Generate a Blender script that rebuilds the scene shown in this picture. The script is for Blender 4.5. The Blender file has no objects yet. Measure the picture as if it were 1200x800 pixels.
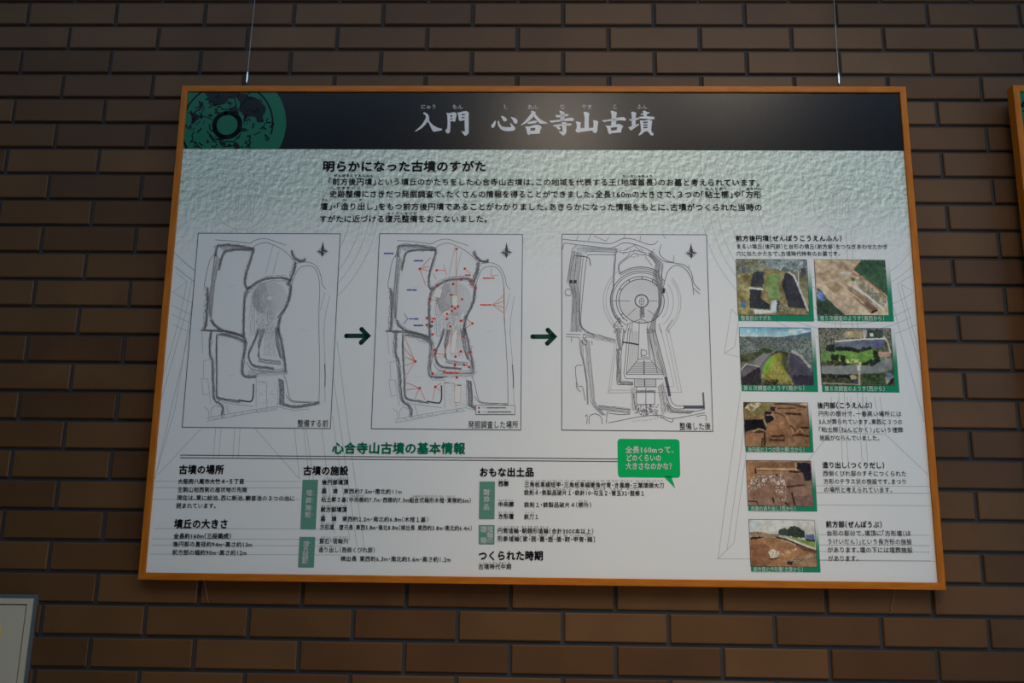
import bpy, math, random
import numpy as np
from mathutils import Matrix, Vector
from mathutils.geometry import tessellate_polygon

S = bpy.context.scene
COL = S.collection
random.seed(11)
RNG = np.random.default_rng(5)

# ------------------------------------------------------------------ camera
F_PX = 1050.306                                   # focal length in pixels of a 1200-wide frame
CAM_POS = Vector((-0.07586, -2.10667, 1.60305))
CAM_ROT = Matrix(((0.99973195, 0.01904428, 0.01316595),      # rows: right, forward, up
                  (-0.02148859, 0.97492744, 0.22148304),
                  (-0.00861786, -0.22170659, 0.97507534)))
cam_data = bpy.data.cameras.new('camera')
cam_data.sensor_width = 36.0
cam_data.lens = F_PX / 1200 * 36.0
cam = bpy.data.objects.new('camera', cam_data)
COL.objects.link(cam)
m = Matrix.Identity(4)
for i in range(3):
    m[i][0] = CAM_ROT[0][i]; m[i][1] = CAM_ROT[2][i]; m[i][2] = -CAM_ROT[1][i]; m[i][3] = CAM_POS[i]
cam.matrix_world = m
S.camera = cam

# ------------------------------------------------------------------ world, lights, exposure
S.view_settings.view_transform = 'Standard'
S.view_settings.look = 'None'
S.view_settings.gamma = 1.0
S.view_settings.use_curve_mapping = False
S.view_settings.exposure = 0.21

world = bpy.data.worlds.new('world'); S.world = world
world.use_nodes = True
bg = world.node_tree.nodes['Background']
bg.inputs[0].default_value = (0.45, 0.705, 1.0, 1); bg.inputs[1].default_value = 1.24

def area(name, loc, target, sx, sy, power, color, spread=180):
    d = bpy.data.lights.new(name, 'AREA'); d.shape = 'RECTANGLE'; d.size = sx; d.size_y = sy
    d.energy = power; d.color = color; d.spread = math.radians(spread)
    o = bpy.data.objects.new(name, d); COL.objects.link(o)
    o.location = loc
    o.rotation_euler = (Vector(target) - Vector(loc)).to_track_quat('-Z', 'Y').to_euler()
    return o
def spot(name, loc, target, size, blend, radius, power, color):
    d = bpy.data.lights.new(name, 'SPOT'); d.spot_size = math.radians(size); d.spot_blend = blend
    d.shadow_soft_size = radius; d.energy = power; d.color = color
    o = bpy.data.objects.new(name, d); COL.objects.link(o)
    o.location = loc
    o.rotation_euler = (Vector(target) - Vector(loc)).to_track_quat('-Z', 'Y').to_euler()
    return o
area('side_window', (3.2, -2.4, 2.6), (0.2, 0, 1.9), 1.4, 1.4, 2.2, (0.5, 0.8, 1.0), 80)
area('centre_fill', (1.0, -2.4, 4.15), (0.22, 0, 1.9), 0.5, 0.5, 1.35, (1.0, 0.84, 0.66), 44)  # added fill, no known fixture: lifts the panel's centre, deepens the shadow below it
area('ceiling_lamp', (0.12, -3.5, 4.12), (0.16, 0, 1.9), 0.5, 0.5, 2.7, (1.0, 0.83, 0.64), 62)
spot('floor_bounce_fill', (0.7, -1.8, 4.15), (0.7, -1.8, 0), 48, 0.7, 0.08, 1150, (0.84, 0.98, 1.0))  # added fill aimed at the floor, so its bounce warms the lower wall
spot('lower_wall_fill', (0.35, -1.7, 4.15), (0.25, 0, 0.5), 34, 1.0, 0.05, 62, (1.0, 0.74, 0.46))  # added warm fill for the bricks below the panel, no known fixture

# ------------------------------------------------------------------ helpers
def s2l(c):
    r = []
    for v in c:
        v = v / 255.0
        r.append(v / 12.92 if v <= 0.04045 else ((v + 0.055) / 1.055) ** 2.4)
    return r

def mat(name, color=(0.5, 0.5, 0.5), rough=0.5, spec=0.5, metal=0.0):
    mt = bpy.data.materials.new(name); mt.use_nodes = True
    b = mt.node_tree.nodes['Principled BSDF']
    b.inputs['Base Color'].default_value = (*color, 1)
    b.inputs['Roughness'].default_value = rough
    b.inputs['Specular IOR Level'].default_value = spec
    b.inputs['Metallic'].default_value = metal
    return mt

def nodes(mt):
    nt = mt.node_tree
    return nt, nt.nodes['Principled BSDF'], (lambda t: nt.nodes.new(t)), nt.links.new

def obj(name, mesh, parent=None, label=None, mats=()):
    for k in mats: mesh.materials.append(k)
    o = bpy.data.objects.new(name, mesh); COL.objects.link(o)
    if parent: o.parent = parent
    if label: o['label'] = label
    return o

def tag(o, label, cat, group=None):
    o['label'] = label; o['category'] = cat
    if group: o['group'] = group
    return o

class MB:
    """collects faces with a colour each and links them as ONE mesh object"""
    def __init__(s): s.v = []; s.f = []; s.c = []; s.m = []; s.n = 0
    def add(s, verts, faces, col=(0, 0, 0), mi=0):
        s.v.append(np.asarray(verts, float).reshape(-1, 3))
        for f in faces: s.f.append(tuple(i + s.n for i in f)); s.c.append(col); s.m.append(mi)
        s.n += len(s.v[-1])
    def box(s, x0, x1, y0, y1, z0, z1, mi=0, col=(0, 0, 0)):
        v = [(x, y, z) for x in (x0, x1) for y in (y0, y1) for z in (z0, z1)]
        s.add(v, [(0, 1, 3, 2), (4, 6, 7, 5), (0, 4, 5, 1), (2, 3, 7, 6), (0, 2, 6, 4), (1, 5, 7, 3)], col, mi)
    def mesh(s, name, ink=False):
        me = bpy.data.meshes.new(name)
        me.from_pydata(np.concatenate(s.v).tolist(), [], s.f)
        me.polygons.foreach_set('material_index', s.m)
        if ink:
            at_ = me.color_attributes.new('Ink', 'FLOAT_COLOR', 'CORNER')
            cols = []
            for f, c in zip(s.f, s.c): cols.extend([(c[0], c[1], c[2], 1.0)] * len(f))
            at_.data.foreach_set('color', np.asarray(cols, np.float32).ravel())
        me.update()
        return me

def tube(mb, pts, r, n=8, mi=0, cap=True):
    pts = [Vector(p) for p in pts]
    rr = r if isinstance(r, (list, tuple)) else [r] * len(pts)
    V = []
    for i, p in enumerate(pts):
        d = (pts[min(i + 1, len(pts) - 1)] - pts[max(i - 1, 0)]).normalized()
        a = d.cross(Vector((0.3, 1, 0.1))).normalized(); b = d.cross(a)
        for k in range(n):
            t = 2 * math.pi * k / n
            V.append(p + (a * math.cos(t) + b * math.sin(t)) * rr[i])
    Fc = []
    for i in range(len(pts) - 1):
        for k in range(n):
            Fc.append((i * n + k, i * n + (k + 1) % n, (i + 1) * n + (k + 1) % n, (i + 1) * n + k))
    if cap:
        Fc.append(tuple(range(n))); Fc.append(tuple(range((len(pts) - 1) * n, len(pts) * n)))
    mb.add([tuple(v) for v in V], Fc, mi=mi)

# ------------------------------------------------------------------ materials
def wood():
    mt = mat('orange_wood', rough=0.45, spec=0.22)
    nt, b, N, L = nodes(mt)
    tc = N('ShaderNodeTexCoord'); mp = N('ShaderNodeMapping'); mp.inputs['Scale'].default_value = (9, 60, 60)
    n1 = N('ShaderNodeTexNoise'); n1.inputs['Scale'].default_value = 1.6; n1.inputs['Detail'].default_value = 6
    rp = N('ShaderNodeValToRGB')
    rp.color_ramp.elements[0].position = 0.3; rp.color_ramp.elements[0].color = (0.40, 0.108, 0.008, 1)
    rp.color_ramp.elements[1].position = 0.72; rp.color_ramp.elements[1].color = (0.53, 0.165, 0.013, 1)
    L(tc.outputs['UV'], mp.inputs[0]); L(mp.outputs[0], n1.inputs[0]); L(n1.outputs[0], rp.inputs[0])
    L(rp.outputs[0], b.inputs['Base Color'])
    return mt
WOOD = wood()

def brick():
    mt = mat('brown_tile', rough=0.5, spec=0.28)
    nt, b, N, L = nodes(mt)
    geo = N('ShaderNodeNewGeometry'); tc = N('ShaderNodeTexCoord')
    rp = N('ShaderNodeValToRGB'); e = rp.color_ramp.elements
    e[0].color = (0.093, 0.041, 0.0160, 1); e[1].position = 1.0; e[1].color = (0.142, 0.069, 0.027, 1)
    k = e.new(0.5); k.color = (0.117, 0.054, 0.0205, 1)
    L(geo.outputs['Random Per Island'], rp.inputs[0])
    n1 = N('ShaderNodeTexNoise'); n1.inputs['Scale'].default_value = 7; n1.inputs['Detail'].default_value = 3
    L(tc.outputs['Object'], n1.inputs[0])
    mx = N('ShaderNodeMix'); mx.data_type = 'RGBA'; mx.blend_type = 'MULTIPLY'; mx.inputs[0].default_value = 0.35
    r2 = N('ShaderNodeValToRGB'); r2.color_ramp.elements[0].position = 0.3; r2.color_ramp.elements[1].position = 0.75
    r2.color_ramp.elements[0].color = (0.55, 0.5, 0.46, 1); r2.color_ramp.elements[1].color = (1.25, 1.2, 1.1, 1)
    L(n1.outputs[0], r2.inputs[0]); L(rp.outputs[0], mx.inputs[6]); L(r2.outputs[0], mx.inputs[7])
    L(mx.outputs[2], b.inputs['Base Color'])
    n2 = N('ShaderNodeTexNoise'); n2.inputs['Scale'].default_value = 160; n2.inputs['Detail'].default_value = 4
    L(tc.outputs['Object'], n2.inputs[0])
    bp = N('ShaderNodeBump'); bp.inputs['Strength'].default_value = 0.18; bp.inputs['Distance'].default_value = 0.002
    L(n2.outputs[0], bp.inputs['Height']); L(bp.outputs[0], b.inputs['Normal'])
    return mt
BRICK = brick()
MORTAR = mat('dark_mortar', (0.046, 0.050, 0.060), 0.85, 0.3)

def ink_material():
    mt = mat('printed_ink', rough=0.26, spec=0.26)
    nt, b, N, L = nodes(mt)
    a = N('ShaderNodeVertexColor'); a.layer_name = 'Ink'
    L(a.outputs['Color'], b.inputs['Base Color'])
    return mt
INK = ink_material()
METAL = mat('bright_steel', (0.72, 0.72, 0.74), 0.28, 0.5, 1.0)
CABLE = mat('steel_cable', (0.30, 0.30, 0.31), 0.45, 0.5, 1.0)

# ------------------------------------------------------------------ the setting: tiled wall, floor, ceiling
BW, BH, JT = 0.237, 0.070, 0.0085
mb = MB()
mb.box(-3.4, 3.4, 0.007, 0.16, 0.0, 4.2, mi=1)
ch = 0.0024
for r in range(-17, 43):                           # running bond; row 0 lies just under z = 3.0
    z1 = 3.0 - r * BH - JT / 2; z0 = z1 - BH + JT
    for i in range(-14, 15):
        cx = (i + (0.0 if r % 2 else 0.5)) * BW
        a, b_ = cx - BW / 2 + JT / 2, cx + BW / 2 - JT / 2
        if b_ > 3.39 or a < -3.39: continue
        yo = random.uniform(-0.0006, 0.0006); tx = random.uniform(-0.0006, 0.0006)
        V = [(a, 0.008, z0), (b_, 0.008, z0), (b_, 0.008, z1), (a, 0.008, z1),
             (a, ch + yo, z0), (b_, ch + yo, z0), (b_, ch + yo + tx, z1), (a, ch + yo + tx, z1),
             (a + ch, yo, z0 + ch), (b_ - ch, yo, z0 + ch), (b_ - ch, yo + tx, z1 - ch), (a + ch, yo + tx, z1 - ch)]
        Q = [(8, 9, 10, 11)]
        for j in range(4):
            k = (j + 1) % 4
            Q += [(j, k, 4 + k, 4 + j), (4 + j, 4 + k, 8 + k, 8 + j)]
        mb.add(V, Q, mi=0)
wall = obj('wall_back', mb.mesh('wall_back'), mats=(BRICK, MORTAR)); wall['kind'] = 'structure'
mb = MB(); mb.box(-3.4, 3.4, -6.0, 0.16, -0.12, 0.0)
fl = obj('floor', mb.mesh('floor'), mats=(mat('brown_floor', (0.42, 0.27, 0.15), 0.5),)); fl['kind'] = 'structure'
# unseen ceiling; its opening is invented to let sky light in from above
mb = MB(); mb.box(-3.4, 3.4, -1.1, 0.16, 4.2, 4.32); mb.box(-3.4, 3.4, -6.0, -3.4, 4.2, 4.32); mb.box(-3.4, -2.9, -3.4, -1.1, 4.2, 4.32); mb.box(2.9, 3.4, -3.4, -1.1, 4.2, 4.32)
ce = obj('ceiling', mb.mesh('ceiling'), mats=(mat('white_ceiling', (0.5, 0.47, 0.42), 0.8),)); ce['kind'] = 'structure'
PLASTER = mat('brown_plaster', (0.16, 0.14, 0.12), 0.8)
mb = MB(); mb.box(-3.52, -3.4, -6.0, 0.16, 0.0, 4.32)  # unseen wall, added to keep the left side darker
wl = obj('unseen_wall_left', mb.mesh('unseen_wall_left'), mats=(PLASTER,)); wl['kind'] = 'structure'
mb = MB(); mb.box(-3.52, 3.4, -6.12, -6.0, 0.0, 4.32)  # unseen wall behind the camera, added to block low ambient light
wf = obj('unseen_wall_front', mb.mesh('unseen_wall_front'), mats=(PLASTER,)); wf['kind'] = 'structure'
mb = MB()                                            # unseen right wall, added to cut light from that side; tall window opening
mb.box(3.4, 3.52, -6.12, 0.16, 0.0, 1.1); mb.box(3.4, 3.52, -6.12, 0.16, 3.3, 4.32); mb.box(3.4, 3.52, -6.12, -2.9, 1.1, 3.3); mb.box(3.4, 3.52, -0.5, 0.16, 1.1, 3.3)
wr = obj('unseen_wall_right', mb.mesh('unseen_wall_right'), mats=(PLASTER,)); wr['kind'] = 'structure'

# ------------------------------------------------------------------ the panel's own frame of reference
PW, PH, LIP, DEPTH, REC = 1.806, 1.2045, 0.0158, 0.028, 0.005
TILT, ROLL = math.atan(0.0275), 0.0014
PANEL_LOC = Vector((-0.0560, -0.0333, 1.5172))
PANEL_M = Matrix.Translation(PANEL_LOC) @ Matrix.Rotation(TILT, 4, 'X') @ Matrix.Rotation(-ROLL, 4, 'Y')
PINV = PANEL_M.inverted()
_c = PINV @ CAM_POS
_R = PINV.to_3x3() @ CAM_ROT.transposed()
def at(x, y):
    """a point measured on the photograph -> (u, w) in metres on the printed sheet"""
    d = _R @ Vector(((x - 600) / F_PX, 1.0, -(y - 400) / F_PX))
    t = (REC - _c.y) / d.y
    return (_c.x + t * d.x, _c.z + t * d.z)
def ats(pts): return [at(*p) for p in pts]
PX = 0.00205                                        # one photo pixel on the sheet, metres
def Y(layer): return REC - 0.00018 * layer          # printed layers, a fifth of a millimetre apart

def ink(c, k=2.0):                                   # colour as seen -> pigment (the white paper reads about 168)
    return tuple(min(0.82, max(0.004, v * k)) for v in s2l(c))
INKK = (0.016, 0.017, 0.026)
GREY = (0.30, 0.31, 0.34)

def fill(mb, pts, layer, col, holes=()):
    loops = [[Vector((p[0], p[1], 0)) for p in pts]] + [[Vector((p[0], p[1], 0)) for p in h] for h in holes]
    flat = [p for l in loops for p in l]
    tris = tessellate_polygon(loops)
    fs = []
    for t in tris:
        a, b, c = (flat[i] for i in t)
        cr = (b.x - a.x) * (c.y - a.y) - (b.y - a.y) * (c.x - a.x)
        fs.append(tuple(t) if cr > 0 else tuple(reversed(t)))
    mb.add([(p.x, Y(layer), p.y) for p in flat], fs, col)

def rect(mb, u0, u1, w0, w1, layer, col):
    mb.add([(u0, Y(layer), w0), (u1, Y(layer), w0), (u1, Y(layer), w1), (u0, Y(layer), w1)], [(0, 1, 2, 3)], col)

def line(mb, pts, width, layer, col):
    """ribbon along (u, w) points; width in photo pixels"""
    h = width * PX / 2
    for (x0, y0), (x1, y1) in zip(pts, pts[1:]):
        dx, dy = x1 - x0, y1 - y0
        l = math.hypot(dx, dy)
        if l < 1e-7: continue
        ex, ey = dx / l * h * 0.5, dy / l * h * 0.5
        nx, ny = -dy / l * h, dx / l * h
        q = [(x0 - ex - nx, y0 - ey - ny), (x1 + ex - nx, y1 + ey - ny), (x1 + ex + nx, y1 + ey + ny), (x0 - ex + nx, y0 - ey + ny)]
        mb.add([(a, Y(layer), b) for a, b in q], [(0, 1, 2, 3)], col)

def smooth(pts, n=4):
    if len(pts) < 3: return pts
    out = []
    P = [pts[0]] + list(pts) + [pts[-1]]
    for i in range(1, len(P) - 2):
        p0, p1, p2, p3 = (np.array(P[j]) for j in (i - 1, i, i + 1, i + 2))
        for k in range(n):
            t = k / n
            out.append(tuple(0.5 * (2 * p1 + (p2 - p0) * t + (2 * p0 - 5 * p1 + 4 * p2 - p3) * t * t + (3 * p1 - p0 - 3 * p2 + p3) * t ** 3)))
    out.append(tuple(pts[-1]))
    return out

def resample(pts, n):
    P = np.array(pts, float); d = np.r_[0, np.cumsum(np.hypot(*np.diff(P, axis=0).T))]
    t = np.linspace(0, d[-1], n)
    return np.stack([np.interp(t, d, P[:, 0]), np.interp(t, d, P[:, 1])], 1)

def circle(c, r, n=48, a0=0.0, a1=360.0):
    return [(c[0] + r * math.cos(math.radians(a0 + (a1 - a0) * i / n)), c[1] + r * math.sin(math.radians(a0 + (a1 - a0) * i / n))) for i in range(n + 1)]

# ------------------------------------------------------------------ lettering
_glyphs = {}
def _raw(s):
    cu = bpy.data.curves.new('g', 'FONT'); cu.body = s; cu.size = 1.0; cu.resolution_u = 2
    cu.fill_mode = 'FRONT'
    o = bpy.data.objects.new('g', cu)
    me = bpy.data.meshes.new_from_object(o)
    v = np.zeros(len(me.vertices) * 3); me.vertices.foreach_get('co', v)
    fs = [tuple(p.vertices) for p in me.polygons]
    bpy.data.objects.remove(o); bpy.data.curves.remove(cu); bpy.data.meshes.remove(me)
    return v.reshape(-1, 3)[:, :2], fs
_k1, _k2 = _raw('国')[0], _raw('国国')[0]
EM = _k2[:, 0].max() - _k1[:, 0].max()              # advance of a full-width letter
EMC = (_k1[:, 1].max() + _k1[:, 1].min()) / 2       # its middle height
EMX = (_k1[:, 0].max() + _k1[:, 0].min()) / 2
HALF = '「」、。・（）［］'
def glyph(ch):
    if ch not in _glyphs:
        if ch in ' 　': _glyphs[ch] = (None, None, 0.5 if ch == ' ' else 1.0)
        else:
            v, f = _raw(ch)
            v = v.copy()
            v[:, 1] -= EMC
            lo, hi = v[:, 0].min() / EM, v[:, 0].max() / EM
            if ord(ch) < 128:
                adv = 0.58 if ch.isdigit() else max(0.30, hi - lo + 0.10); v[:, 0] -= (lo + hi) / 2 * EM - adv / 2 * EM
            elif ch in HALF:
                adv = 0.5; v[:, 0] -= ((lo + hi) / 2 - 0.25) * EM
                if ch in '、。': v[:, 0] -= 0.04 * EM
            else:
                adv = 1.0; v[:, 0] += EM * 0.5 - EMX
            _glyphs[ch] = (v / EM, f, adv)
    return _glyphs[ch]

def text(mb, s, x0, x1, y0, y1=None, bold=0.0, col=INKK, layer=6, size=None):
    """one printed line from photo x0 to x1, centred on y0 (left) .. y1 (right)"""
    y1 = y0 if y1 is None else y1
    a, b = at(x0, y0), at(x1, y1)
    G = [glyph(ch) for ch in s]
    total = sum(g[2] for g in G)
    pitch = (b[0] - a[0]) / total
    sz = pitch if size is None else size * PX
    sx = min(pitch, sz * 1.15) * 0.98
    st = [(0, 0)] if not bold else [(-bold, 0), (bold, 0), (0, bold), (0, -bold)]
    cur = 0.0
    for v, f, adv in G:
        if v is not None:
            t = (cur + adv / 2) / total
            cu, cw = a[0] + (b[0] - a[0]) * t, a[1] + (b[1] - a[1]) * t
            for dx, dy in st:
                P = np.zeros((len(v), 3))
                P[:, 0] = cu + (v[:, 0] - adv / 2 + dx) * sx
                P[:, 1] = Y(layer)
                P[:, 2] = cw + (v[:, 1] + dy) * sz
                mb.add(P, f, col)
        cur += adv

def vtext(mb, s, pts, size, bold=0.0, col=(0.7, 0.72, 0.7), layer=6):
    for ch, (x, y) in zip(s, pts):
        v, f, adv = glyph(ch)
        c = at(x, y)
        for dx, dy in ([(0, 0)] if not bold else [(-bold, 0), (bold, 0), (0, bold), (0, -bold)]):
            P = np.zeros((len(v), 3)); z = size * PX
            P[:, 0] = c[0] + (v[:, 0] - adv / 2 + dx) * z; P[:, 1] = Y(layer); P[:, 2] = c[1] + (v[:, 1] + dy) * z
            mb.add(P, f, col)

def printed(name, mb, parent, label=None):
    return obj(name, mb.mesh(name, ink=True), parent, label, (INK,))

# ------------------------------------------------------------------ framed panel: frame, board, sheet
HEAD_W = at(640, 175.6)[1]                           # lower edge of the dark header band
def sheet_material():
    mt = mat('printed_sheet', (0.8, 0.8, 0.8), 0.36, 0.5)
    nt, b, N, L = nodes(mt)
    tc = N('ShaderNodeTexCoord')
    sep = N('ShaderNodeSeparateXYZ'); L(tc.outputs['Object'], sep.inputs[0])
    def noise(off, scale, det):
        mp = N('ShaderNodeMapping'); mp.inputs['Location'].default_value = off
        n = N('ShaderNodeTexNoise'); n.inputs['Scale'].default_value = scale; n.inputs['Detail'].default_value = det
        L(tc.outputs['Object'], mp.inputs[0]); L(mp.outputs[0], n.inputs[0]); return n.outputs[0]
    a = noise((0, 0, 0), 85, 2.5); c = noise((0.0030, 0, -0.0036), 85, 2.5)
    sub = N('ShaderNodeMath'); sub.operation = 'SUBTRACT'; L(a, sub.inputs[0]); L(c, sub.inputs[1])
    emb = N('ShaderNodeMapRange'); emb.inputs[1].default_value = -0.20; emb.inputs[2].default_value = 0.20
    L(sub.outputs[0], emb.inputs[0])
    grain = N('ShaderNodeMix'); grain.data_type = 'RGBA'
    grain.inputs[6].default_value = (0.33, 0.42, 0.37, 1); grain.inputs[7].default_value = (0.84, 0.91, 0.83, 1)
    L(emb.outputs[0], grain.inputs[0])
    fade = N('ShaderNodeMapRange'); fade.interpolation_type = 'SMOOTHSTEP'
    fade.inputs[1].default_value = HEAD_W - 0.34; fade.inputs[2].default_value = HEAD_W + 0.02
    L(sep.outputs[2], fade.inputs[0])
    big = noise((3, 1, 2), 2.6, 1)
    fm = N('ShaderNodeMath'); fm.operation = 'MULTIPLY_ADD'; fm.inputs[1].default_value = 0.9
    bm_ = N('ShaderNodeMath'); bm_.operation = 'MULTIPLY'; L(big, bm_.inputs[0]); L(fade.outputs[0], bm_.inputs[1])
    L(fade.outputs[0], fm.inputs[0]); L(bm_.outputs[0], fm.inputs[2])
    clampn = N('ShaderNodeMath'); clampn.operation = 'MINIMUM'; clampn.inputs[1].default_value = 1.0
    L(fm.outputs[0], clampn.inputs[0])
    mx = N('ShaderNodeMix'); mx.data_type = 'RGBA'; mx.inputs[6].default_value = (0.80, 0.80, 0.80, 1)
    L(clampn.outputs[0], mx.inputs[0]); L(grain.outputs[2], mx.inputs[7]); L(mx.outputs[2], b.inputs['Base Color'])
    return mt
SHEET = sheet_material()
BOARD = mat('backing_board', (0.25, 0.2, 0.15), 0.8)

def rail(a0, a1, b0, b1, z_len):
    """mitred rail: outer corners a0,a1 and inner corners b0,b1 as (u,w)"""
    me = MB()
    lo = [(p[0], y, p[1]) for y in (0.0012, DEPTH) for p in (a0, a1, b1, b0)]
    e = 0.0012
    def inset(p, q, r):
        return (p[0] + (q[0] - p[0]) * r, p[1] + (q[1] - p[1]) * r)
    fa0, fa1 = inset(a0, b0, e / LIP), inset(a1, b1, e / LIP)
    fb0, fb1 = inset(b0, a0, e / LIP), inset(b1, a1, e / LIP)
    fr = [(p[0], 0.0, p[1]) for p in (fa0, fa1, fb1, fb0)]
    V = lo + fr
    Fc = [(8, 9, 10, 11), (4, 7, 6, 5)]
    for i in range(4):
        j = (i + 1) % 4
        Fc += [(i, j, 4 + j, 4 + i), (i, 8 + i, 8 + j, j)]
    me.add(V, Fc)
    return me

def build_panel(name, matrix):
    root = bpy.data.objects.new(name, None); COL.objects.link(root)
    root.empty_display_size = 0.1
    root.matrix_world = matrix
    x0, x1 = -PW / 2, PW / 2
    O = [(x0, 0), (x1, 0), (x1, PH), (x0, PH)]
    I = [(x0 + LIP, LIP), (x1 - LIP, LIP), (x1 - LIP, PH - LIP), (x0 + LIP, PH - LIP)]
    for i in range(4):
        j = (i + 1) % 4
        mbr = rail(O[i], O[j], I[i], I[j], 0)
        me = mbr.mesh('frame_rail')
        uv = me.uv_layers.new(name='UVMap')
        for lp in me.loops:
            co = me.vertices[lp.vertex_index].co
            s_, t_ = (co.x, co.z) if i % 2 == 0 else (co.z, co.x)
            uv.data[lp.index].uv = (s_ + i * 3.1, t_ + co.y)
        obj('frame_rail', me, root, mats=(WOOD,))
    mbk = MB(); mbk.box(x0 + LIP * 0.6, x1 - LIP * 0.6, REC + 0.003, DEPTH - 0.004, LIP * 0.6, PH - LIP * 0.6)
    obj('backing_board', mbk.mesh('backing_board'), root, mats=(BOARD,))
    mbs = MB(); mbs.box(x0 + LIP * 0.8, x1 - LIP * 0.8, REC, REC + 0.003, LIP * 0.8, PH - LIP * 0.8)
    obj('printed_sheet', mbs.mesh('printed_sheet'), root, mats=(SHEET,))
    # dark header band with the green mirror emblem
    hb = MB(); rect(hb, x0 + LIP * 0.8, x1 - LIP * 0.8, HEAD_W, PH - LIP * 0.8, 2, (0.005, 0.0058, 0.0085))
    band = printed('header_band', hb, root, 'near-black header band')
    em = MB(); G1, K1 = (0.010, 0.135, 0.078), (0.005, 0.0058, 0.0085)
    def clampp(p): return (max(p[0], x0 + LIP * 0.85), min(max(p[1], HEAD_W), PH - LIP * 0.85))
    cc = at(266.3, 146.6); R = 67 * PX * 1.075
    def disc(r, layer, col): 
        fill(em, [clampp(p) for p in circle(cc, r, 72)[:-1]], layer, col)
    disc(R, 3, G1)
    line(em, [p for p in circle(cc, R * 0.772, 90, -12, 192) if p == clampp(p)], 2.2, 4, K1)
    line(em, [p for p in circle(cc, R * 0.772, 40, 192, 230) if p == clampp(p)], 2.2, 4, K1)
    E = lambda pts: [clampp(at(210 + x / 9.23, 100 + y / 9.23)) for x, y in pts]
    for pl in ([(300, 75), (640, 75), (650, 110), (600, 150), (545, 140), (520, 180), (450, 215), (370, 210), (320, 190), (310, 140), (285, 90)],
               [(640, 100), (720, 90), (740, 120), (800, 130), (870, 170), (930, 230), (930, 270), (905, 340), (910, 390), (850, 390), (830, 340), (760, 340), (700, 345), (690, 300), (650, 270), (660, 200), (630, 150)],
               [(200, 160), (260, 190), (250, 240), (215, 270), (180, 300), (215, 330), (180, 390), (140, 430), (125, 470), (95, 455), (130, 420), (140, 370), (125, 310), (180, 285), (215, 230)],
               [(550, 250), (610, 220), (640, 300), (620, 330), (550, 310)],
               [(425, 540), (490, 560), (480, 600), (455, 620), (430, 590)],
               [(670, 440), (700, 465), (765, 490), (700, 492), (650, 500)],
               [(585, 615), (625, 620), (655, 690), (600, 690)],
               [(760, 540), (785, 560), (775, 590), (755, 570)], [(705, 610), (735, 612), (730, 628), (705, 625)],
               [(955, 565), (980, 570), (968, 592), (955, 585)], [(320, 520), (355, 540), (345, 555), (325, 545)]):
        pts = smooth(pl + [pl[0]], 3)[:-1]
        pts = [(x + random.uniform(-9, 9), y + random.uniform(-9, 9)) for x, y in pts]
        fill(em, E(pts), 4, K1)
    for pl in ([(230, 350), (270, 340), (310, 350), (360, 375)], [(390, 300), (410, 260), (430, 225), (480, 262), (550, 255)],
               [(120, 610), (170, 615), (205, 655), (240, 690)], [(165, 500), (140, 540), (150, 585), (120, 610)],
               [(600, 600), (640, 560), (665, 520)], [(600, 610), (500, 610), (450, 640)], [(905, 480), (920, 430), (945, 405), (1000, 400)],
               [(180, 425), (230, 395)], [(330, 420), (335, 480), (370, 500)], [(300, 500), (350, 545)], [(380, 580), (430, 590)],
               [(800, 410), (805, 440), (790, 465)], [(725, 340), (700, 420)], [(215, 300), (245, 310), (250, 345)], [(245, 215), (270, 240), (250, 290)],
               [(320, 190), (350, 225), (320, 240)], [(350, 215), (400, 225)], [(510, 660), (600, 650)], [(720, 670), (750, 655), (770, 680)],
               [(880, 470), (910, 450)], [(620, 130), (650, 90)], [(600, 150), (620, 220)]):
        line(em, E(smooth(pl)), random.uniform(1.0, 1.8), 4, K1)
    for _ in range(95):                               # corroded pitting in the bronze pattern
        a, q = random.uniform(0, 2 * math.pi), R * random.uniform(0.27, 0.74)
        p = (cc[0] + q * math.cos(a), cc[1] + q * math.sin(a)); tr = [p]; d = random.uniform(0, 6.3)
        for k in range(random.randint(2, 6)):
            d += random.uniform(-1.1, 1.1); p = (p[0] + 0.0032 * math.cos(d), p[1] + 0.0032 * math.sin(d)); tr.append(p)
        if all(t == clampp(t) for t in tr): line(em, tr, random.uniform(0.7, 2.0), 4, K1)
    line(em, circle(cc, R * 0.215, 60), 6.0, 5, K1)
    fill(em, circle(cc, R * 0.178, 48)[:-1], 6, G1)
    printed('mirror_emblem', em, band, 'green round bronze-mirror emblem')
    return root, band

panel, header = build_panel('information_panel', PANEL_M)
tag(panel, 'large wood-framed information panel about a burial mound, centre of the brick wall', 'information panel')

RIGHT_M = PANEL_M.copy()
RIGHT_M.translation = PANEL_LOC + Vector((1.1085 + PW / 2 + 0.056, 0.0, 0.0066))
right_panel, _ = build_panel('information_panel', RIGHT_M)
tag(right_panel, 'wood-framed panel cut off by the right edge, only its left frame showing', 'information panel')

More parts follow.
